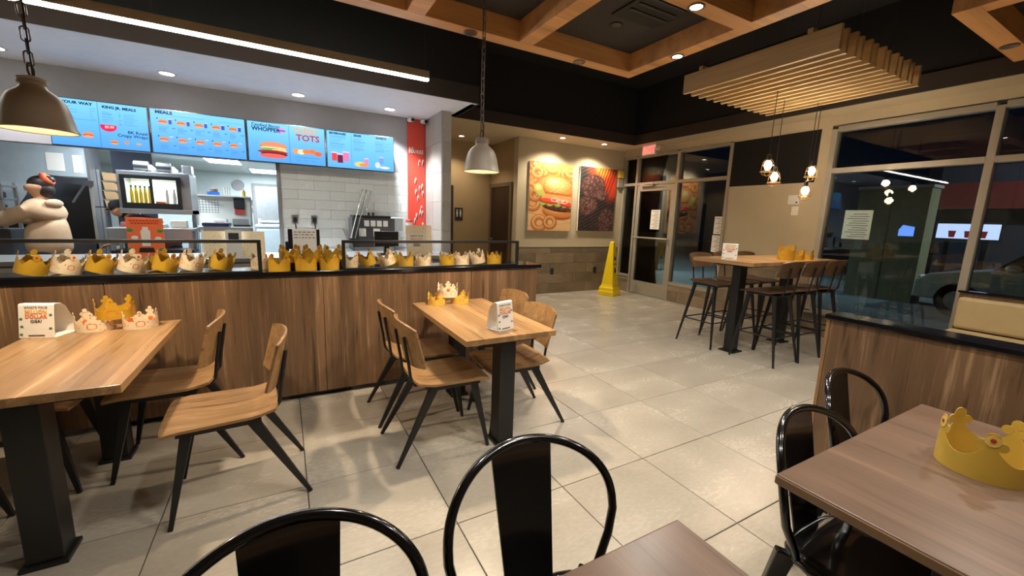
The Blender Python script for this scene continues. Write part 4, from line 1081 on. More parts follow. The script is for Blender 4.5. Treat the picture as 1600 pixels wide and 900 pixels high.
menu('leftmost blue menu screen with small meals, partly behind the pendant lamp', -2.063, -1.255, menu1(), [('YOUR WAY', .12, .87, .038, NI, 'LEFT', .045, 1.2), ('KING JR. MEALS', .52, .85, .038, NI, 'LEFT', .045, 1.05), ('BK Royal', .97, .35, .045, NI, 'RIGHT', .015, 1), ('Crispy Wraps', .97, .27, .045, NI, 'RIGHT', .015, 1), ('$5.99', .575, .43, .034, 'menuwhite', 'CENTER', .02, 1)])
menu('wide blue MEALS menu screen with two rows of meals', -1.255, -.337, menu2(), [('MEALS', .05, .88, .044, NI, 'LEFT', .05, 1.2)])
menu('blue menu screen with a bacon burger and cheesy tots', -.337, .557, menu3(), [('Candied Bacon', .05, .86, .05, NI, 'LEFT', .015, 1), ("WHOPPER", .05, .75, .068, NI, 'LEFT', .03, .95), ('CHEESY', .57, .80, .085, 'menuamber', 'LEFT', .03, .95), ('TOTS', .60, .61, .105, 'menured', 'LEFT', .03, 1.05)])
menu('rightmost blue menu screen with beverages, sides and sweets', .557, 1.462, menu4(), [('BEVERAGES', .035, .88, .037, NI, 'LEFT', .045, 1.1), ('SIDES', .38, .88, .037, NI, 'LEFT', .045, 1.1), ('SWEETS', .71, .88, .037, NI, 'LEFT', .045, 1.1)])
# tall red graphic panel beside the column
def red_pic():
    p = Pic(44, 190, (206, 66, 48)); r = random.Random(2)
    for k in range(17):
        x = r.uniform(.1, .9); y = r.uniform(.22, .86); p.ell(x, y, .05, .11, (240, 216, 206), r.uniform(-.3, .3), .4); p.ell(x + .02, y + .012, .035, .10, (70, 26, 24), r.uniform(-.3, .3), .4)
    return p.a
rp = thing('red_graphic_panel', 'tall red graphic panel with white lettering beside the grey column', 'wall graphic', (1.71, 6.44, .95))
obj('board', MB().box(0, .275, 0, .009, 0, 1.91), 'red', rp)
obj('printed_image', canvas_mesh('printed_image', .27, 1.9, red_pic()), 'canvas', rp, (.0025, -.001, .005))
text('lettering', 'YOU RULE', .075, (.135, -.003, 1.42), FRONT, 'paper', rp, 'CENTER', .02, .62)
for x, l in ((1.73, 'white dome security camera above the left edge of the red panel'), (1.93, 'white dome security camera above the right edge of the red panel')):
    c = thing('security_camera', l, 'camera', (x, 6.36, S - .0005), 0, 'security cameras over the servery')
    obj('housing', MB().tube([(0, .04, -.035), (.02, -.08, -.05)], .032, 14), 'whitebits', c, smooth=50); obj('lens', MB().tube([(.02, -.079, -.05), (.022, -.092, -.052)], .024, 14), 'blackbits', c); obj('mount', MB().lathe([(.035, -.012), (.035, 0), (1e-6, 0)], 16), 'whitebits', c)
# ================================================================== SERVERY
sc = thing('service_counter', 'service counter behind the low wall under the menu screens', 'counter', (0, 5.0, 0))
obj('body', MB().box(-3.4, 1.9, .06, .62, 0, .90), 'bulk', sc); obj('worktop', MB().box(-3.4, 1.95, 0, .66, .90, .94), 'steel', sc, bevel=.004)
for x in (-2.4, -1.2, 0, 1.1): obj('front_panel', MB().box(x - .55, x + .55, .045, .06, .06, .88), 'white', sc, bevel=.003)
bc = thing('back_counter', 'steel back counter along the white tiled wall', 'counter', (0, 5.95, 0))
obj('cabinet', MB().box(.02, 1.98, .05, .47, 0, .88), 'steel', bc); obj('worktop', MB().box(.02, 1.985, 0, .485, .88, .92), 'steel', bc, bevel=.004)
CT = .9405
# orange poster stand
o = thing('poster_stand', 'orange poster stand with a white cup on the counter', 'poster', (-1.145, 5.08, CT), 0, None, (-.06, 0, 0))
obj('board', MB().box(-.135, .135, 0, .008, 0, .385), 'posterorange', o, bevel=.002)
obj('cup_picture', MB().prism([(-.03, .12), (.03, .12), (.036, .26), (.022, .275), (.02, .30), (-.02, .30), (-.022, .275), (-.036, .26)], -.0015, .0, lambda a, b, t_: (a, t_, b)), 'paper', o)
obj('paw_marks', MB().prism([(-.06, .06), (.06, .06), (.05, .105), (-.05, .105)], -.0015, 0, lambda a, b, t_: (a, t_, b)), 'darkink', o)
for x, z in ((-.11, .27), (.11, .265), (-.115, .09), (.11, .085)): obj('leaf_print', MB().ell((x, -.0005, z), (.024, .0012, .016)), 'greenink', o)
for x, z in ((-.08, .2), (.09, .19), (-.09, .03), (.08, .03)): obj('flower_print', MB().ell((x, -.0005, z), (.026, .0012, .018)), 'paper', o)
mb = MB()
for k, (a, b, z) in enumerate(((-.11, .11, .352), (-.10, .10, .328))):
    x = a
    while x < b: mb.box(x, min(x + .018, b), -.0012, .0, z, z + .012); x += .024
obj('print_lines', mb, 'redink', o)
obj('easel_back', MB().bar((0, .008, .2), (0, .09, .012), (.004, .06), (.004, .06), (1, 0, 0)), 'blackbits', o)
# register displays
o = thing('register', 'black register screen with a handwritten white sheet taped on its back', 'register', (.20, 5.18, CT))
obj('screen', MB().box(-.16, .16, 0, .03, .075, .30), 'blackbits', o, bevel=.006); obj('stand', MB().box(-.03, .03, .01, .06, .012, .12).box(-.1, .1, -.05, .12, 0, .014), 'blackbits', o, bevel=.003)
s_ = obj('paper_sheet', MB().box(-.115, .125, -.002, -.0005, .03, .30), 'paper', o)
mb = MB(); r = random.Random(5)
for z in (.262, .232, .20):
    x = -.10
    while x < .09: q = r.uniform(.012, .04); mb.box(x, min(x + q, .11), -.003, -.0018, z, z + .008); x += q + .012
obj('handwriting', mb, 'greysteel', s_)
obj('card_reader', MB().box(-.19, -.155, -.03, .05, .05, .16), 'blackbits', o, bevel=.005)
o = thing('register', 'small black register screen beside the drinks machine', 'register', (1.12, 5.22, CT), .1)
obj('screen', MB().box(-.15, .15, 0, .03, .10, .285), 'blackbits', o, bevel=.005); obj('stand', MB().box(-.03, .03, .01, .05, .01, .14).box(-.1, .1, -.04, .12, 0, .012), 'blackbits', o, bevel=.003)
obj('maker_plate', MB().box(-.05, .05, -.0015, 0, .20, .208), 'greysteel', o)
# counter cards
def card(label, x, y, wd, ht, words):
    t = thing('counter_card', label, 'card stand', (x, y, CT), 0, 'cream cards on the counter', (-.16, 0, .05))
    c = obj('card', MB().box(-wd / 2, wd / 2, 0, .004, 0, ht), 'cream', t); obj('back_prop', MB().bar((0, .004, ht * .6), (0, .08, .004), (.003, wd * .5), (.003, wd * .5), (1, 0, 0)), 'paper', t)
    if words:
        obj('text_field', MB().box(-wd * .42, wd * .42, -.001, 0, ht * .3, ht * .72), 'paper', c)
        for body, h, sz, mt in (("WHAT'S YOUR", .62, .028, 'darkink'), ('MILLION', .50, .046, 'goldink'), ('DOLLAR', .40, .046, 'orangeink'), ('IDEA?', .30, .042, 'darkink')): text('lettering', body, sz, (0, -.003, ht * h), FRONT, mt, c, 'CENTER', .015, .9)
card('cream idea card standing on the counter before the red panel', 1.47, 5.10, .27, .37, True)
card('narrow cream card behind the idea card at the column', 1.66, 5.26, .12, .37, False)
card('low cream card on the counter left of the kitchen opening edge', -.30, 5.14, .24, .27, False)
card('low cream card on the counter, second from the kitchen opening edge', -.62, 5.14, .2, .27, False)
o = thing('counter_sign', 'small white counter sign with a dark picture between cream cards', 'sign', (-.455, 5.12, CT))
obj('board', MB().box(-.07, .07, 0, .005, 0, .28), 'whitebits', o); obj('picture', MB().box(-.045, .045, -.0015, 0, .15, .25), 'greysteel', o); obj('back_prop', MB().bar((0, .005, .16), (0, .08, .004), (.003, .06), (.003, .06), (1, 0, 0)), 'whitebits', o)
# pink cup stack
o = thing('cup_stack', 'pale pink cup stack with red lid beside the drinks machine', 'cups', (1.62, 6.05, .9205))
obj('cups', MB().lathe([(.035, 0), (.045, .40), (.047, .41)], 18), 'whitebits', o, smooth=50); obj('lid', MB().lathe([(.05, .41), (.05, .44), (.04, .455), (1e-6, .455)], 18), 'red', o, smooth=50)
# shake machine
o = thing('drinks_machine', 'steel frozen drinks machine with taped papers and cup tubes', 'drinks machine', (1.13, 6.03, .9205))
obj('body', MB().box(-.30, .28, 0, .36, 0, .46), 'greysteel', o, bevel=.01)
obj('top_bezel', MB().box(-.28, .22, -.01, .34, .46, .49), 'blackbits', o, bevel=.004)
for k in range(4): obj('label_card', MB().box(-.14 + .085 * k, -.075 + .085 * k, -.004, 0, .34, .42), 'whitebits', o)
for x, mt in ((-.16, 'whitebits'), (.03, 'paper')): obj('taped_paper', MB().box(x - .05, x + .04, -.005, 0, .20, .31), mt, o)
for x in (-.06, .0): obj('knob', MB().tube([(x, .1, .49), (x, .1, .53)], .018, 10), 'blackbits', o)
for s_ in (0, .055):
    tb = obj('cup_tube', MB().tube([(-.30 + s_, -.03, .17), (-.13 + s_, -.03, .83)], .034, 14), 'clear', o, smooth=50)
    obj('tube_strip', MB().tube([(-.33 + s_, -.045, .17), (-.16 + s_, -.045, .80)], .006, 6), 'whitebits', tb)
obj('tube_collar', MB().tube([(-.30, -.03, .17), (-.31, -.03, .13)], .05, 14), 'blackbits', o)
obj('dispenser_arm', MB().bar((-.42, -.02, .30), (-.32, -.04, .05), (.02, .02), (.02, .02)).bar((-.38, -.02, .28), (-.30, -.04, .02), (.02, .02), (.02, .02)), 'steel', o)
obj('nozzle_head', MB().box(.12, .26, -.08, 0, .12, .26), 'blackbits', o, bevel=.015)
obj('side_hopper', MB().box(.20, .40, .02, .30, .28, .47), 'steellit', o, bevel=.008)
obj('drip_tray', MB().box(-.28, .26, -.03, .0, 0, .05), 'steel', o)
for x in (.148, .388):
    o = thing('power_plug', 'black plug in wall outlet %s' % ('nearer the kitchen opening' if x < .3 else 'nearer the drinks machine'), 'plug', (x, 6.4415, 1.325), 0, 'plugs on the white tiles')
    obj('outlet_plate', MB().box(-.04, .04, -.004, 0, -.06, .06), 'steel', o); obj('plug_body', MB().box(-.022, .022, -.05, -.004, -.035, .03), 'blackbits', o, bevel=.004)
    obj('cable', MB().tube([(0, -.03, -.03), (.005, -.06, -.1), (.01, -.05, -.22), (.02, -.06, -.40)], .007, 6), 'blackbits', o, smooth=60)

# ================================================================== KITCHEN
struct('wall_kitchen_back', MB().box(-7, 2.1, 13.5, 13.65, 0, 2.45), 'kwhite')
struct('wall_kitchen_right', MB().box(.5, .65, 6.6, 13.5, 0, 2.45), 'kwhite')
struct('wall_kitchen_left', MB().box(-5.6, -5.45, 6.45, 13.5, 0, 2.45), 'kwhite')
struct('ceiling_kitchen', MB().box(-5.6, .65, 6.6, 13.65, 2.40, 2.45), 'kwhite')
for x, y, l in ((-1.0, 10.35, 'bright rectangular ceiling light in the kitchen, nearer one'), (-.35, 12.3, 'bright rectangular ceiling light at the back of the kitchen'), (-2.6, 8.6, 'rectangular kitchen ceiling light above the cook')):
    t = thing('ceiling_light', l, 'ceiling light', (x, y, 2.3995), 0, 'kitchen ceiling lights')
    obj('frame', MB().box(-.30, .30, -.58, .58, -.012, 0), 'white', t); obj('diffuser', MB().box(-.28, .28, -.56, .56, -.016, -.0115), 'fluor', t)
# back door with push bar
kd = struct('door_4', MB().box(-.62, .10, 13.46, 13.495, .01, 2.08), 'steel'); obj('push_bar', MB().tube([(-.56, 13.40, 1.12), (-.06, 13.40, 1.12)], .035, 10).box(-.6, -.53, 13.40, 13.46, 1.04, 1.2).box(-.1, -.03, 13.40, 13.46, 1.04, 1.2), 'whitebits', kd)
obj('door_frame', MB().box(-.68, -.62, 13.44, 13.495, 0, 2.15).box(.10, .16, 13.44, 13.495, 0, 2.15).box(-.62, .1, 13.44, 13.495, 2.08, 2.15), 'bulk', kd)
tag(obj('wall_clock', MB().tube([(0, -.03, 0), (0, -.0005, 0)], .14, 20), 'bulk', None, (-1.0, 13.4995, 2.08)), 'round grey clock on the kitchen back wall', 'clock')
o = thing('storage_bin', 'tall pale blue plastic bin before the kitchen back door', 'bin', (-.28, 11.6, 0))
obj('body', MB().box(-.28, .28, -.25, .25, 0, 1.02), 'steellit', o, bevel=.04); obj('lid', MB().box(-.3, .3, -.27, .27, 1.02, 1.10), 'steellit', o, bevel=.03)
# wall rack with wire grid and small goods (far side of the kitchen)
o = thing('wire_rack', 'white wire grid rack with goods on the far kitchen wall', 'rack', (-1.15, 9.2, 1.0))
mb = MB()
for k in range(8): mb.box(-.18 + k * .045, -.174 + k * .045, 0, .006, .36, .60)
for k in range(6): mb.box(-.18, .14, 0, .006, .36 + k * .045, .366 + k * .045)
obj('wire_grid', mb, 'greysteel', o); obj('shelf', MB().box(-.22, .64, -.05, .2, .655, .675), 'whitebits', o); obj('back_board', MB().box(-.22, .64, .2, .21, 0, .68), 'whitebits', o)
obj('shelf', MB().box(-.22, .64, -.1, .2, .10, .12), 'whitebits', o); obj('post', MB().box(-.22, -.2, .18, .2, -1.0, .66).box(.62, .64, .18, .2, -1.0, .66), 'steel', o)
RT = 1.6755
tag(obj('storage_tray', MB().box(-.09, .09, -.06, .06, 0, .06), 'blue', None, (-1.07, 9.24, RT), bevel=.006), 'blue plastic tray on the far kitchen rack', 'tray')
tag(obj('bun', MB().lathe([(.055, 0), (.062, .02), (.05, .05), (1e-6, .065)], 16), 'kraft', None, (-1.06, 9.24, RT + .061), smooth=50), 'round tan bun heaped above the blue tray', 'bun')
for k, x in enumerate((-.90, -.865, -.83)): tag(obj('cup_sleeve', MB().lathe([(.013, 0), (.016, .14), (.016, .145), (1e-6, .145)], 10), 'whitebits', None, (x, 9.22, RT)), 'white cup sleeve on the far kitchen rack, %s of three' % ('left', 'middle', 'right')[k], 'cups', 'cup sleeves on the kitchen rack')
tag(obj('sauce_bottle', MB().lathe([(.03, 0), (.03, .08), (.012, .10), (.008, .13), (1e-6, .13)], 12), 'goldin', None, (-.61, 9.22, RT), smooth=50), 'small yellow bottle on the far kitchen rack', 'bottle')
o = thing('towel_dispenser', 'black and red dispenser on the far kitchen rack board', 'dispenser', (-.70, 9.395, 1.36)); obj('cover', MB().box(-.085, .085, -.09, 0, .08, .28), 'blackbits', o, bevel=.01); obj('label_plate', MB().box(-.08, .08, -.07, 0, -.02, .075), 'red', o, bevel=.005)
for k, z in enumerate((1.51, 1.37)): tag(obj('notice', MB().box(-.07, .07, -.006, 0, 0, .11), 'paper', None, (-.56 , 9.395, z)), '%s cream notice right of the black dispenser' % ('upper', 'lower')[k], 'notice', 'notices in the kitchen')
o = thing('printer', 'white kitchen printer on the lower rack shelf', 'printer', (-1.0, 9.22, 1.1205)); obj('body', MB().box(-.11, .11, -.1, .1, 0, .13), 'whitebits', o, bevel=.02); obj('slot', MB().box(-.07, .07, -.103, -.099, .06, .075), 'redink', o)
o = thing('steel_pan', 'grey steel pan unit on the lower rack shelf', 'pan', (-.68, 9.22, 1.1205)); obj('pan', MB().box(-.13, .13, -.1, .1, .03, .14), 'steel', o, bevel=.01); obj('base', MB().box(-.12, .14, -.09, .09, 0, .03), 'blackbits', o)

# heated holding cabinet
hc = thing('holding_cabinet', 'steel holding cabinet with two lit glass windows in the kitchen', 'cabinet', (-1.76, 7.0, 0))
obj('side_panel', MB().box(-.03, 0, 0, .5, 1.34, 1.82), 'steel', hc); obj('side_panel', MB().box(.60, .70, 0, .5, 1.34, 1.82), 'steel', hc)
obj('top_panel', MB().box(-.03, .70, 0, .5, 1.82, 1.87), 'steel', hc, bevel=.004); obj('bottom_panel', MB().box(-.03, .70, -.03, .5, 1.34, 1.40), 'steel', hc, bevel=.004)
obj('back_panel', MB().box(0, .60, .44, .5, 1.40, 1.82), 'whitebits', hc)
obj('light_tube', MB().box(.03, .57, .30, .34, 1.79, 1.815), 'warmglow', hc)
fr = MB().box(0, .60, -.02, 0, 1.775, 1.82).box(0, .60, -.02, 0, 1.40, 1.475).box(0, .045, -.02, 0, 1.475, 1.775).box(.555, .60, -.02, 0, 1.475, 1.775).box(.285, .315, -.02, 0, 1.475, 1.775)
obj('window_frame', fr, 'blackbits', hc)
for a, b in ((.045, .285), (.315, .555)): obj('pane', MB().box(a, b, -.012, -.008, 1.475, 1.775), 'clear', hc)
obj('post', MB().box(0, .05, .44, .49, 0, 1.34).box(.62, .67, .44, .49, 0, 1.34), 'steel', hc)
lamp('AREA', (-1.46, 7.25, 1.78), 5, (.85, 1, .98), .4, sy=.1)
for k in range(5):
    b = thing('juice_bottle', 'yellow juice bottle in the left cabinet window, %s from the left' % ordn[k], 'bottle', (-1.69 + .045 * k, 7.12, 1.4005), 0, 'bottles in the lit cabinet')
    obj('bottle', MB().lathe([(.018, 0), (.019, .2), (.012, .25), (.009, .27)], 10), 'yellow', b, smooth=50); obj('cap', MB().lathe([(.011, .27), (.011, .295), (1e-6, .295)], 10), 'greenink', b)
for k in range(3): tag(obj('water_bottle', MB().lathe([(.02, 0), (.02, .19), (.01, .24), (.01, .27), (1e-6, .27)], 10), 'whitebits', None, (-1.40 + .075 * k + .06, 7.16, 1.4005), smooth=50), 'white bottle in the right cabinet window, %s from the left' % ordn[k], 'bottle', 'white bottles in the lit cabinet')
tag(obj('food_carton', MB().box(-.045, .045, -.04, .04, 0, .10), 'posterorange', None, (-1.40, 7.10, 1.4005)), 'orange carton in the right cabinet window', 'carton')
# motors and scoops on the cabinet
for x, l in ((-1.60, 'left black motor unit on top of the holding cabinet'), (-1.37, 'right black motor unit on top of the holding cabinet')):
    m_ = thing('motor_unit', l, 'motor', (x, 7.2, 1.8705), 0, 'units on the holding cabinet'); obj('body', MB().tube([(-.05, 0, .075), (.09, 0, .075)], .07, 16), 'blackbits', m_, smooth=50); obj('spout', MB().bar((.09, 0, .08), (.16, -.05, .03), (.06, .06), (.04, .04)), 'whitebits', m_, bevel=.008); obj('base', MB().box(-.06, .06, -.05, .05, 0, .02), 'greysteel', m_)
tag(obj('heat_duct', MB().box(-.05, .05, -.1, .1, 0, .12), 'steel', None, (-1.10, 7.2, 1.8705), bevel=.01), 'steel duct box at the right end of the holding cabinet', 'duct')
# prep table
pt = thing('prep_table', 'steel prep table below the holding cabinet', 'table', (-1.45, 6.75, 0))
obj('worktop', MB().box(-.38, .45, -.2, .2, 1.14, 1.17), 'steel', pt, bevel=.004); obj('front_apron', MB().box(-.36, .43, -.2, -.17, 1.02, 1.14), 'steel', pt); obj('lower_shelf', MB().box(-.36, .43, -.18, .18, .86, .90), 'blackbits', pt)
for x in (-.34, .4):
    for y in (-.15, .15): obj('leg', MB().box(x - .02, x + .02, y - .02, y + .02, 0, 1.14), 'steel', pt)
tag(obj('wrap_stack', MB().box(-.10, .10, -.08, .08, 0, .05).box(-.06, .06, -.06, .06, .05, .09), 'steellit', None, (-1.40, 6.75, 1.1705), bevel=.006), 'pale teal stack of wraps on the prep table', 'wraps')
tag(obj('napkin_pile', MB().box(-.08, .09, -.06, .06, 0, .10), 'whitebits', None, (-1.18, 6.78, 1.1705), bevel=.015), 'white box on the prep table under the holding cabinet', 'box')
o = thing('blue_crate', 'blue and grey crate right of the prep table', 'crate', (-.80, 7.0, .9)); obj('crate', MB().box(-.14, .14, -.15, .15, 0, .30), 'bulk', o, bevel=.01); obj('rim', MB().box(-.15, .15, -.16, .16, .30, .34), 'navyink', o); obj('stand', MB().box(-.14, .14, -.15, .15, -.9, 0), 'steel', o)
# stacked paper bags
for k in range(4): tag(obj('paper_bag_bundle', MB().prism([(0, 0), (.13, 0), (.12, .10), (-.015, .11)], 0, .2, lambda a, b, t_: (a, t_, b)), 'kraft', None, (-2.105, 7.70, 1.385 + .125 * k), bevel=.006), 'brown paper bag bundle left of the holding cabinet, %s from the bottom' % ordn[k], 'bag bundle', 'brown bag bundles')
o = thing('bag_rack', 'steel rack holding the brown bag bundles', 'rack', (-2.125, 7.70, 0)); 
for k in range(4): obj('shelf', MB().box(-.005, .16, 0, .22, 1.373 + .125 * k, 1.3845 + .125 * k), 'steel', o)
obj('upright', MB().box(-.04, -.01, .0, .22, 0, 1.9), 'steel', o)
# hood with open flap
hd = thing('kitchen_hood', 'stainless kitchen hood with taped papers and dark opening', 'hood', (-2.62, 7.5, 0))
obj('front_panel', MB().box(0, .42, 0, .02, 1.78, 2.399), 'steellit', hd)
obj('side_panel', MB().prism([(-1.6, 2.399), (0, 2.399), (0, 1.80), (-.27, 1.36), (-1.6, 1.30)], 0, .02, lambda a, b, t_: (a, t_, b)), 'steellit', hd)
obj('lip', MB().bar((0, -.01, 1.76), (.47, -.01, 1.70), (.03, .07), (.03, .07), (0, 0, 1)), 'greysteel', hd)
obj('dark_interior', MB().box(-.9, .44, .35, .4, .6, 1.78), 'blackbits', hd)
obj('strut', MB().bar((.38, .03, 1.70), (.22, .1, 1.45), (.02, .02), (.02, .02)), 'steel', hd)
obj('cook_surface', MB().box(-.9, .44, .0, .36, .0, .92), 'greysteel', hd)
obj('support_post', MB().box(.42, .45, .0, .4, 0, 2.399), 'steel', hd)
for x, wd, z in ((.06, .16, 1.84), (.30, .09, 1.83)): tag(obj('notice', MB().box(0, wd, -.003, 0, 0, .22), 'paper', None, (-2.62 + x, 7.4995, z)), '%s paper notice taped on the steel kitchen hood' % ('wide' if wd > .1 else 'narrow'), 'notice', 'notices in the kitchen')
tag(obj('wall_panel_dark', MB().box(0, .45, 0, .05, 0, 2.399), 'extdark', None, (-2.13, 8.2, 0)), 'dark steel equipment panel behind the bag rack', 'panel')
tag(obj('tall_freezer', MB().box(0, .9, 0, .7, 0, 2.1), 'steellit', None, (-2.45, 10.2, 0), bevel=.01), 'pale steel freezer at the back of the kitchen behind the holding cabinet', 'freezer')
o = thing('fry_station', 'grey steel oven rack at the left edge of the kitchen', 'oven', (-2.90, 7.02, 0))
obj('body', MB().box(-.5, .12, 0, .4, 0, 1.12), 'greysteel', o, bevel=.006)
for z in (1.30, 1.45, 1.60): obj('rack_shelf', MB().box(-.5, .1, 0, .35, z, z + .025), 'steel', o, bevel=.004)
obj('rack_post', MB().box(.07, .1, .0, .03, 1.12, 1.66).box(.07, .1, .32, .35, 1.12, 1.66), 'steel', o)
for z in (1.325, 1.475): obj('food_tray', MB().box(-.45, .02, .03, .3, z + .002, z + .07), 'blackbits', o, bevel=.008)

# ================================================================== PEOPLE
def skin_obj(name, verts, edges, rad, mat, parent=None, sub=2, root=0):
    me = bpy.data.meshes.new(name); me.from_pydata(verts, edges, []); me.update()
    o = bpy.data.objects.new(name, me); COL.objects.link(o)
    md = o.modifiers.new('skin', 'SKIN'); md.use_smooth_shade = True; md.branch_smoothing = .25
    sv = me.skin_vertices[0].data if me.skin_vertices else None
    if sv is None:
        bm = bmesh.new(); bm.from_mesh(me); bm.verts.layers.skin.verify(); bm.to_mesh(me); bm.free(); sv = me.skin_vertices[0].data
    for i, r in enumerate(rad):
        sv[i].radius = (r, r) if not isinstance(r, tuple) else r
        sv[i].use_root = (i == root)
    sd = o.modifiers.new('sub', 'SUBSURF'); sd.levels = sub; sd.render_levels = sub
    me.materials.append(M[mat])
    if parent: o.parent = parent
    return o
def person(label, loc, rotz, lean, arm, top_mat, sleeves, leg_mat, hair_bun, turn, apron=False):
    """standing figure facing +X; arm = list of 2 chains (shoulder, elbow, wrist)"""
    t = thing('person', label, 'person', loc, rotz)
    L = lambda z, x=0: x + math.sin(lean) * max(0, z - .95)
    HZ = lambda z: z if z < .95 else .95 + math.cos(lean) * (z - .95)
    V = [(0, 0, .96), (L(1.10), 0, 1.10), (L(1.26), 0, 1.26), (L(1.40), 0, 1.40), (L(1.47, .01), 0, 1.48), (L(1.49, .02), 0, 1.51), (L(1.54, .03), 0, 1.575), (L(1.6, .025), 0, 1.66)]
    Rr = [.12, .11, .11, .07, .056, .056, .112, .112]
    E_ = [(0, 1), (1, 2), (2, 3), (3, 4), (4, 5), (5, 6), (6, 7)]
    for s_ in (-1, 1):                     # legs
        n = len(V); V += [(0, s_ * .10, .88), (.02, s_ * .105, .48), (-.01, s_ * .11, .09), (.13, s_ * .12, .04)]
        Rr += [.095, .062, .042, .036]; E_ += [(0, n), (n, n + 1), (n + 1, n + 2), (n + 2, n + 3)]
    for s_, ch_ in zip((-1, 1), arm):      # arms with five fingers each
        n = len(V); V += [tuple(p) for p in ch_]; Rr += [.03, .034, .032]; E_ += [(3, n), (n, n + 1), (n + 1, n + 2)]
        wv = Vector(ch_[2]); d = (wv - Vector(ch_[1])).normalized(); sd = d.cross(Vector((0, 0, 1))).normalized()
        pm = wv + d * .07; V.append(tuple(pm)); Rr.append((.032, .018)); E_.append((n + 2, n + 3))
        for k, (o_, ln) in enumerate(((-.027, .055), (-.009, .07), (.009, .075), (.027, .065))):
            m_ = len(V); a = pm + sd * o_ + d * .03; b = a + d * ln * .5 + Vector((0, 0, -.008)); c = b + d * ln * .4 + Vector((0, 0, -.02))
            V += [tuple(a), tuple(b), tuple(c)]; Rr += [.0095, .0085, .0075]; E_ += [(n + 3, m_), (m_, m_ + 1), (m_ + 1, m_ + 2)]
        m_ = len(V); a = wv + d * .03 + sd * .035; b = a + d * .035 + sd * .015; V += [tuple(a), tuple(b)]; Rr += [.011, .009]; E_ += [(n + 2, m_), (m_, m_ + 1)]
    V = [(p[0], p[1], HZ(p[2])) if i < 8 else p for i, p in enumerate(V)]
    body = skin_obj('body', V, E_, Rr, 'skin', t)
    # top: torso and sleeves as one garment
    V2 = [(0, 0, .80), (L(1.05), 0, 1.02), (L(1.24), 0, 1.24), (L(1.40), 0, 1.39), (L(1.47, .0), 0, 1.50)]; R2 = [.215, .20, .195, .165, .09]; E2 = [(0, 1), (1, 2), (2, 3), (3, 4)]
    for s_, ch_ in zip((-1, 1), arm):
        n = len(V2); P_ = [Vector(p) for p in ch_]; P_[0] = P_[0].lerp(P_[1], .12)
        V2 += [tuple(P_[0]), tuple(P_[1]), tuple(P_[2] if sleeves else P_[0].lerp(P_[1], .7))]; R2 += [.098, .078, .058]
        if sleeves: E2 += [(3, n), (n, n + 1), (n + 1, n + 2)]
        else: V2[n + 1] = tuple(P_[0].lerp(P_[1], .5)); E2 += [(3, n), (n, n + 1), (n + 1, n + 2)]
    V2 = [(p[0], p[1], HZ(p[2])) if i < 5 else p for i, p in enumerate(V2)]
    skin_obj('hoodie' if sleeves else 'shirt', V2, E2, R2, top_mat, t)
    V3 = [(0, 0, 1.0), (0, 0, .88)]; R3 = [.16, .165]; E3 = [(0, 1)]
    for s_ in (-1, 1):
        n = len(V3); V3 += [(0, s_ * .10, .74), (.02, s_ * .107, .45), (-.01, s_ * .112, .06)]; R3 += [.118, .092, .075]; E3 += [(1, n), (n, n + 1), (n + 1, n + 2)]
    skin_obj('trousers', V3, E3, R3, leg_mat, t)
    for s_ in (-1, 1): obj('shoe', MB().ell((.06, s_ * .115, .045), (.14, .05, .045)), 'blackbits', t, smooth=60)
    hx = L(1.59, .03); hz = HZ(1.60)
    hd_ = obj('hair', MB().ell((-.025, 0, .035), (.108, .088, .10)).ell((-.06, 0, -.02), (.075, .082, .09)), 'hair', t, (hx, 0, hz), (0, 0, turn), smooth=60)
    if hair_bun:
        obj('hair_bun', MB().ell((-.10, 0, .09), (.05, .05, .045)), 'hair', t, (hx, 0, hz), (0, 0, turn), smooth=60)
        rg = [(-.085 + .03 * math.cos(2 * PI * k / 18), .052 * math.sin(2 * PI * k / 18), .10 + .04 * math.cos(2 * PI * k / 18)) for k in range(18)]
        obj('scrunchie', MB().tube(rg, [.024 + .006 * (k % 2) for k in range(18)], 8, True), 'scrunch', t, (hx, 0, hz), (0, 0, turn), smooth=60)
    else:
        obj('cap', MB().lathe([(.10, .02), (.098, .07), (.07, .115), (1e-6, .125)], 18, (-.015, 0, 0)).box(.06, .19, -.06, .06, .02, .032), 'apron', t, (hx, 0, hz), (0, 0, turn), smooth=50)
    c, sn = math.cos(turn), math.sin(turn)
    [obj('eye', MB().ell((.092, s_ * .032, .012), (.010, .014, .010), 8, 6), 'darkink', t, (hx, 0, hz - .01), (0, 0, turn)) for s_ in (-1, 1)]; obj('nose', MB().ell((.10, 0, -.012), (.016, .014, .022), 10, 8), 'skin', t, (hx, 0, hz - .01), (0, 0, turn), smooth=60)
    obj('mouth', MB().ell((.088, 0, -.055), (.010, .024, .006), 10, 6), 'redink', t, (hx, 0, hz - .01), (0, 0, turn)); [obj('ear', MB().ell((-.005, s_ * .082, 0), (.02, .01, .03), 8, 6), 'skin', t, (hx, 0, hz - .01), (0, 0, turn), smooth=60) for s_ in (-1, 1)]
    if sleeves: obj('hood', MB().ell((L(1.42) - .105, 0, HZ(1.43)), (.035, .11, .05)), top_mat, t, smooth=60)
    if apron: obj('apron', MB().sheet(lambda u, v: (.19 + L(.5 + .8 * v) - .02 * ((u - .5) * 2) ** 2, (u - .5) * (.34 - .12 * v), HZ(.5 + .8 * v)), 6, 8, .006), 'apron', t, smooth=60)
    return t
person('person in beige hoodie, dark hair tied in an orange band, reaching left', (-2.36, 6.70, 0), PI - .35, .0,
       [((.02, -.17, 1.36), (.25, -.20, 1.22), (.50, -.12, 1.29)), ((.02, .17, 1.36), (.27, .18, 1.22), (.52, .08, 1.29))], 'hoodie', True, 'navy', True, .3)
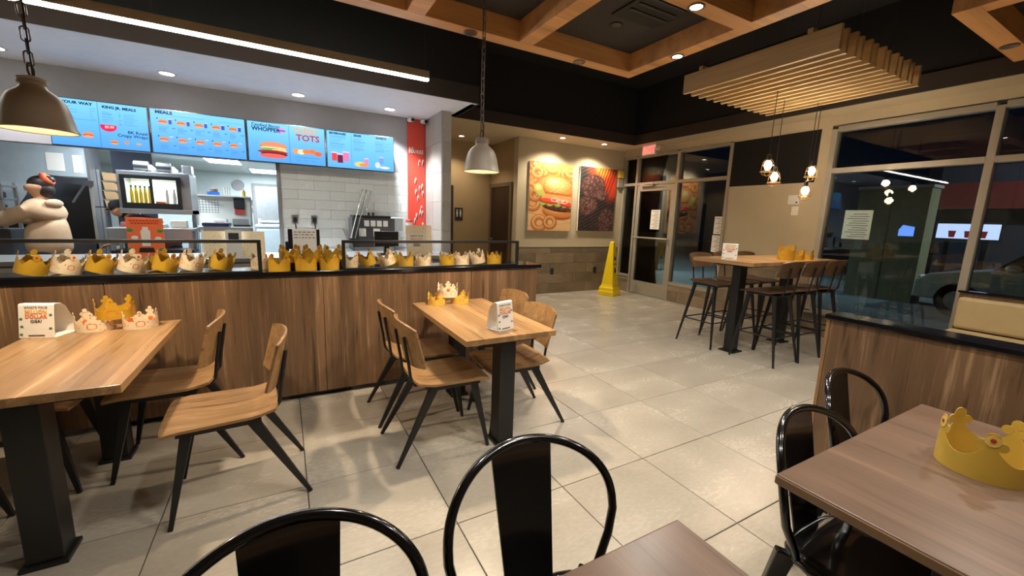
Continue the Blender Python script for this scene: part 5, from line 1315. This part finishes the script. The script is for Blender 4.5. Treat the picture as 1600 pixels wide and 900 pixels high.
person('person in mauve shirt and black apron bent over the prep table, mostly hidden', (-1.36, 7.2, 0), PI, .85,
       [((.33, -.17, 1.20), (.40, -.20, .98), (.58, -.10, .94)), ((.33, .17, 1.20), (.40, .20, .98), (.56, .10, .94))], 'mauve', False, 'navy', False, .1, True)

# ================================================================== OUTSIDE
struct('ground', MB().box(XO, 40, -15, 25, -.3, -.12), 'asphalt')
tag(obj('sidewalk', MB().box(0, 1.6, 0, 18, 0, .09), 'bulk', None, (XO + .0, -4, -.12)), 'concrete walk outside the windows', 'sidewalk')
pb = thing('outbuilding', 'pale green rendered wall block outside the big window', 'building', (12.0, 3.45, -.12))
obj('wall', MB().box(0, .5, 0, 1.25, 0, 2.5), 'extwall', pb); obj('coping', MB().box(-.03, .53, -.03, 1.28, 2.5, 2.56), 'bulk', pb); obj('panel_joint', MB().box(-.004, 0, .62, .635, 0, 2.5), 'grout', pb)
rb = thing('building', 'dark building with deep red fascia band across the car park', 'building', (15.5, -2.0, -.12))
obj('wall', MB().box(.4, 1, 0, 6.3, 0, 2.2), 'extdark', rb); obj('fascia', MB().box(0, 1, 0, 6.4, 2.2, 2.85), 'extred', rb); obj('parapet', MB().box(.3, 1, 0, 6.4, 2.85, 3.3), 'extdark', rb)
for y in (.6, 2.6): obj('window', MB().box(.37, .4, y, y + 1.2, .7, 1.9), 'carglass', rb)
os_ = thing('outdoor_screen', 'lit outdoor screen seen through the big window behind the parked car', 'screen', (14.6, 2.85, -.12))
obj('casing', MB().box(0, .12, 0, 1.15, 1.38, 1.84), 'blackbits', os_, bevel=.01); obj('display', MB().box(-.004, 0, .04, 1.11, 1.43, 1.79), 'extscreen', os_); obj('post', MB().box(.03, .1, .2, .3, 0, 1.38).box(.03, .1, .85, .95, 0, 1.38), 'blackbits', os_)
for y in (.25, .5, .78): obj('drink_picture', MB().prism([(y, 1.46), (y + .10, 1.46), (y + .12, 1.62), (y - .02, 1.62)], -.007, -.004, lambda a, b, t_: (t_, a, b)), 'redink', os_)
bs = thing('blue_sign', 'small blue lit sign on the pale green wall', 'sign', (11.97, 3.60, 1.34)); obj('face', MB().prism([(0, 0), (.26, 0), (.26, .14), (.20, .24), (.0, .20)], -.004, 0, lambda a, b, t_: (t_, a, b)), 'extblue', bs); obj('backing', MB().box(0, .029, .0, .26, 0, .2), 'blackbits', bs)
cr = thing('car', 'pale parked car outside the big window', 'car', (10.9, 1.05, -.12))
side = [(-.9, .30), (-.88, .62), (-.70, .78), (.10, .92), (.55, 1.38), (1.75, 1.42), (2.25, 1.02), (3.2, .95), (3.3, .60), (3.28, .30)]
obj('body', MB().prism(side[:4] + [(.15, .93), (2.3, 1.0)] + side[7:], -.85, .85, lambda a, b, t_: (t_ + .85, 1.2 - a, b)), 'car', cr, bevel=.06)
obj('cabin', MB().prism([(.05, .9), (.55, 1.38), (1.75, 1.42), (2.3, .98)], -.72, .72, lambda a, b, t_: (t_ + .85, 1.2 - a, b)), 'carglass', cr, bevel=.04)
obj('roof', MB().prism([(.58, 1.37), (1.72, 1.41), (1.68, 1.45), (.62, 1.42)], -.70, .70, lambda a, b, t_: (t_ + .85, 1.2 - a, b)), 'car', cr, bevel=.015)
for a in (-.25, 2.45):
    for t_ in (.10, 1.60):
        wh = obj('wheel', MB().tube([(t_ - .1, 1.2 - a, .32), (t_ + .1, 1.2 - a, .32)], .32, 22), 'blackbits', cr, smooth=50); obj('hub', MB().tube([(t_ - .115, 1.2 - a, .32), (t_ - .1, 1.2 - a, .32)], .18, 16), 'steel', wh)
for t_ in (.12, 1.38): obj('headlight', MB().box(t_, t_ + .3, 2.03, 2.10, .58, .72), 'whitebits', cr, bevel=.02)
obj('side_mirror', MB().ell((-.06, .85, .98), (.07, .10, .07)), 'car', cr, smooth=50)
# lamp posts added to light the outside
pl = thing('added_lamp_post', 'added lamp post lighting the outside', 'lamp post', (10.9, 9.6, -.12)); obj('post', MB().tube([(0, 0, 0), (0, 0, 4.6)], [.07, .045], 10), 'greysteel', pl); obj('head', MB().box(-.5, .1, -.12, .12, 4.55, 4.65), 'greysteel', pl, bevel=.02); obj('lens', MB().box(-.45, -.1, -.09, .09, 4.54, 4.549), 'spotcool', pl)
pl2 = dup(pl, 'second added lamp post lighting the outside, beyond the picture', (13.2, -1.2, -.12), PI / 2)
lamp('SPOT', (13.2, -.9, 4.35), 650, (.85, .95, .95), .15, (.4, -.6, 0), 2.6)
lamp('SPOT', (10.6, 9.6, 4.4), 1100, (.74, .95, .95), .15, (0, 0, 0), 2.6)
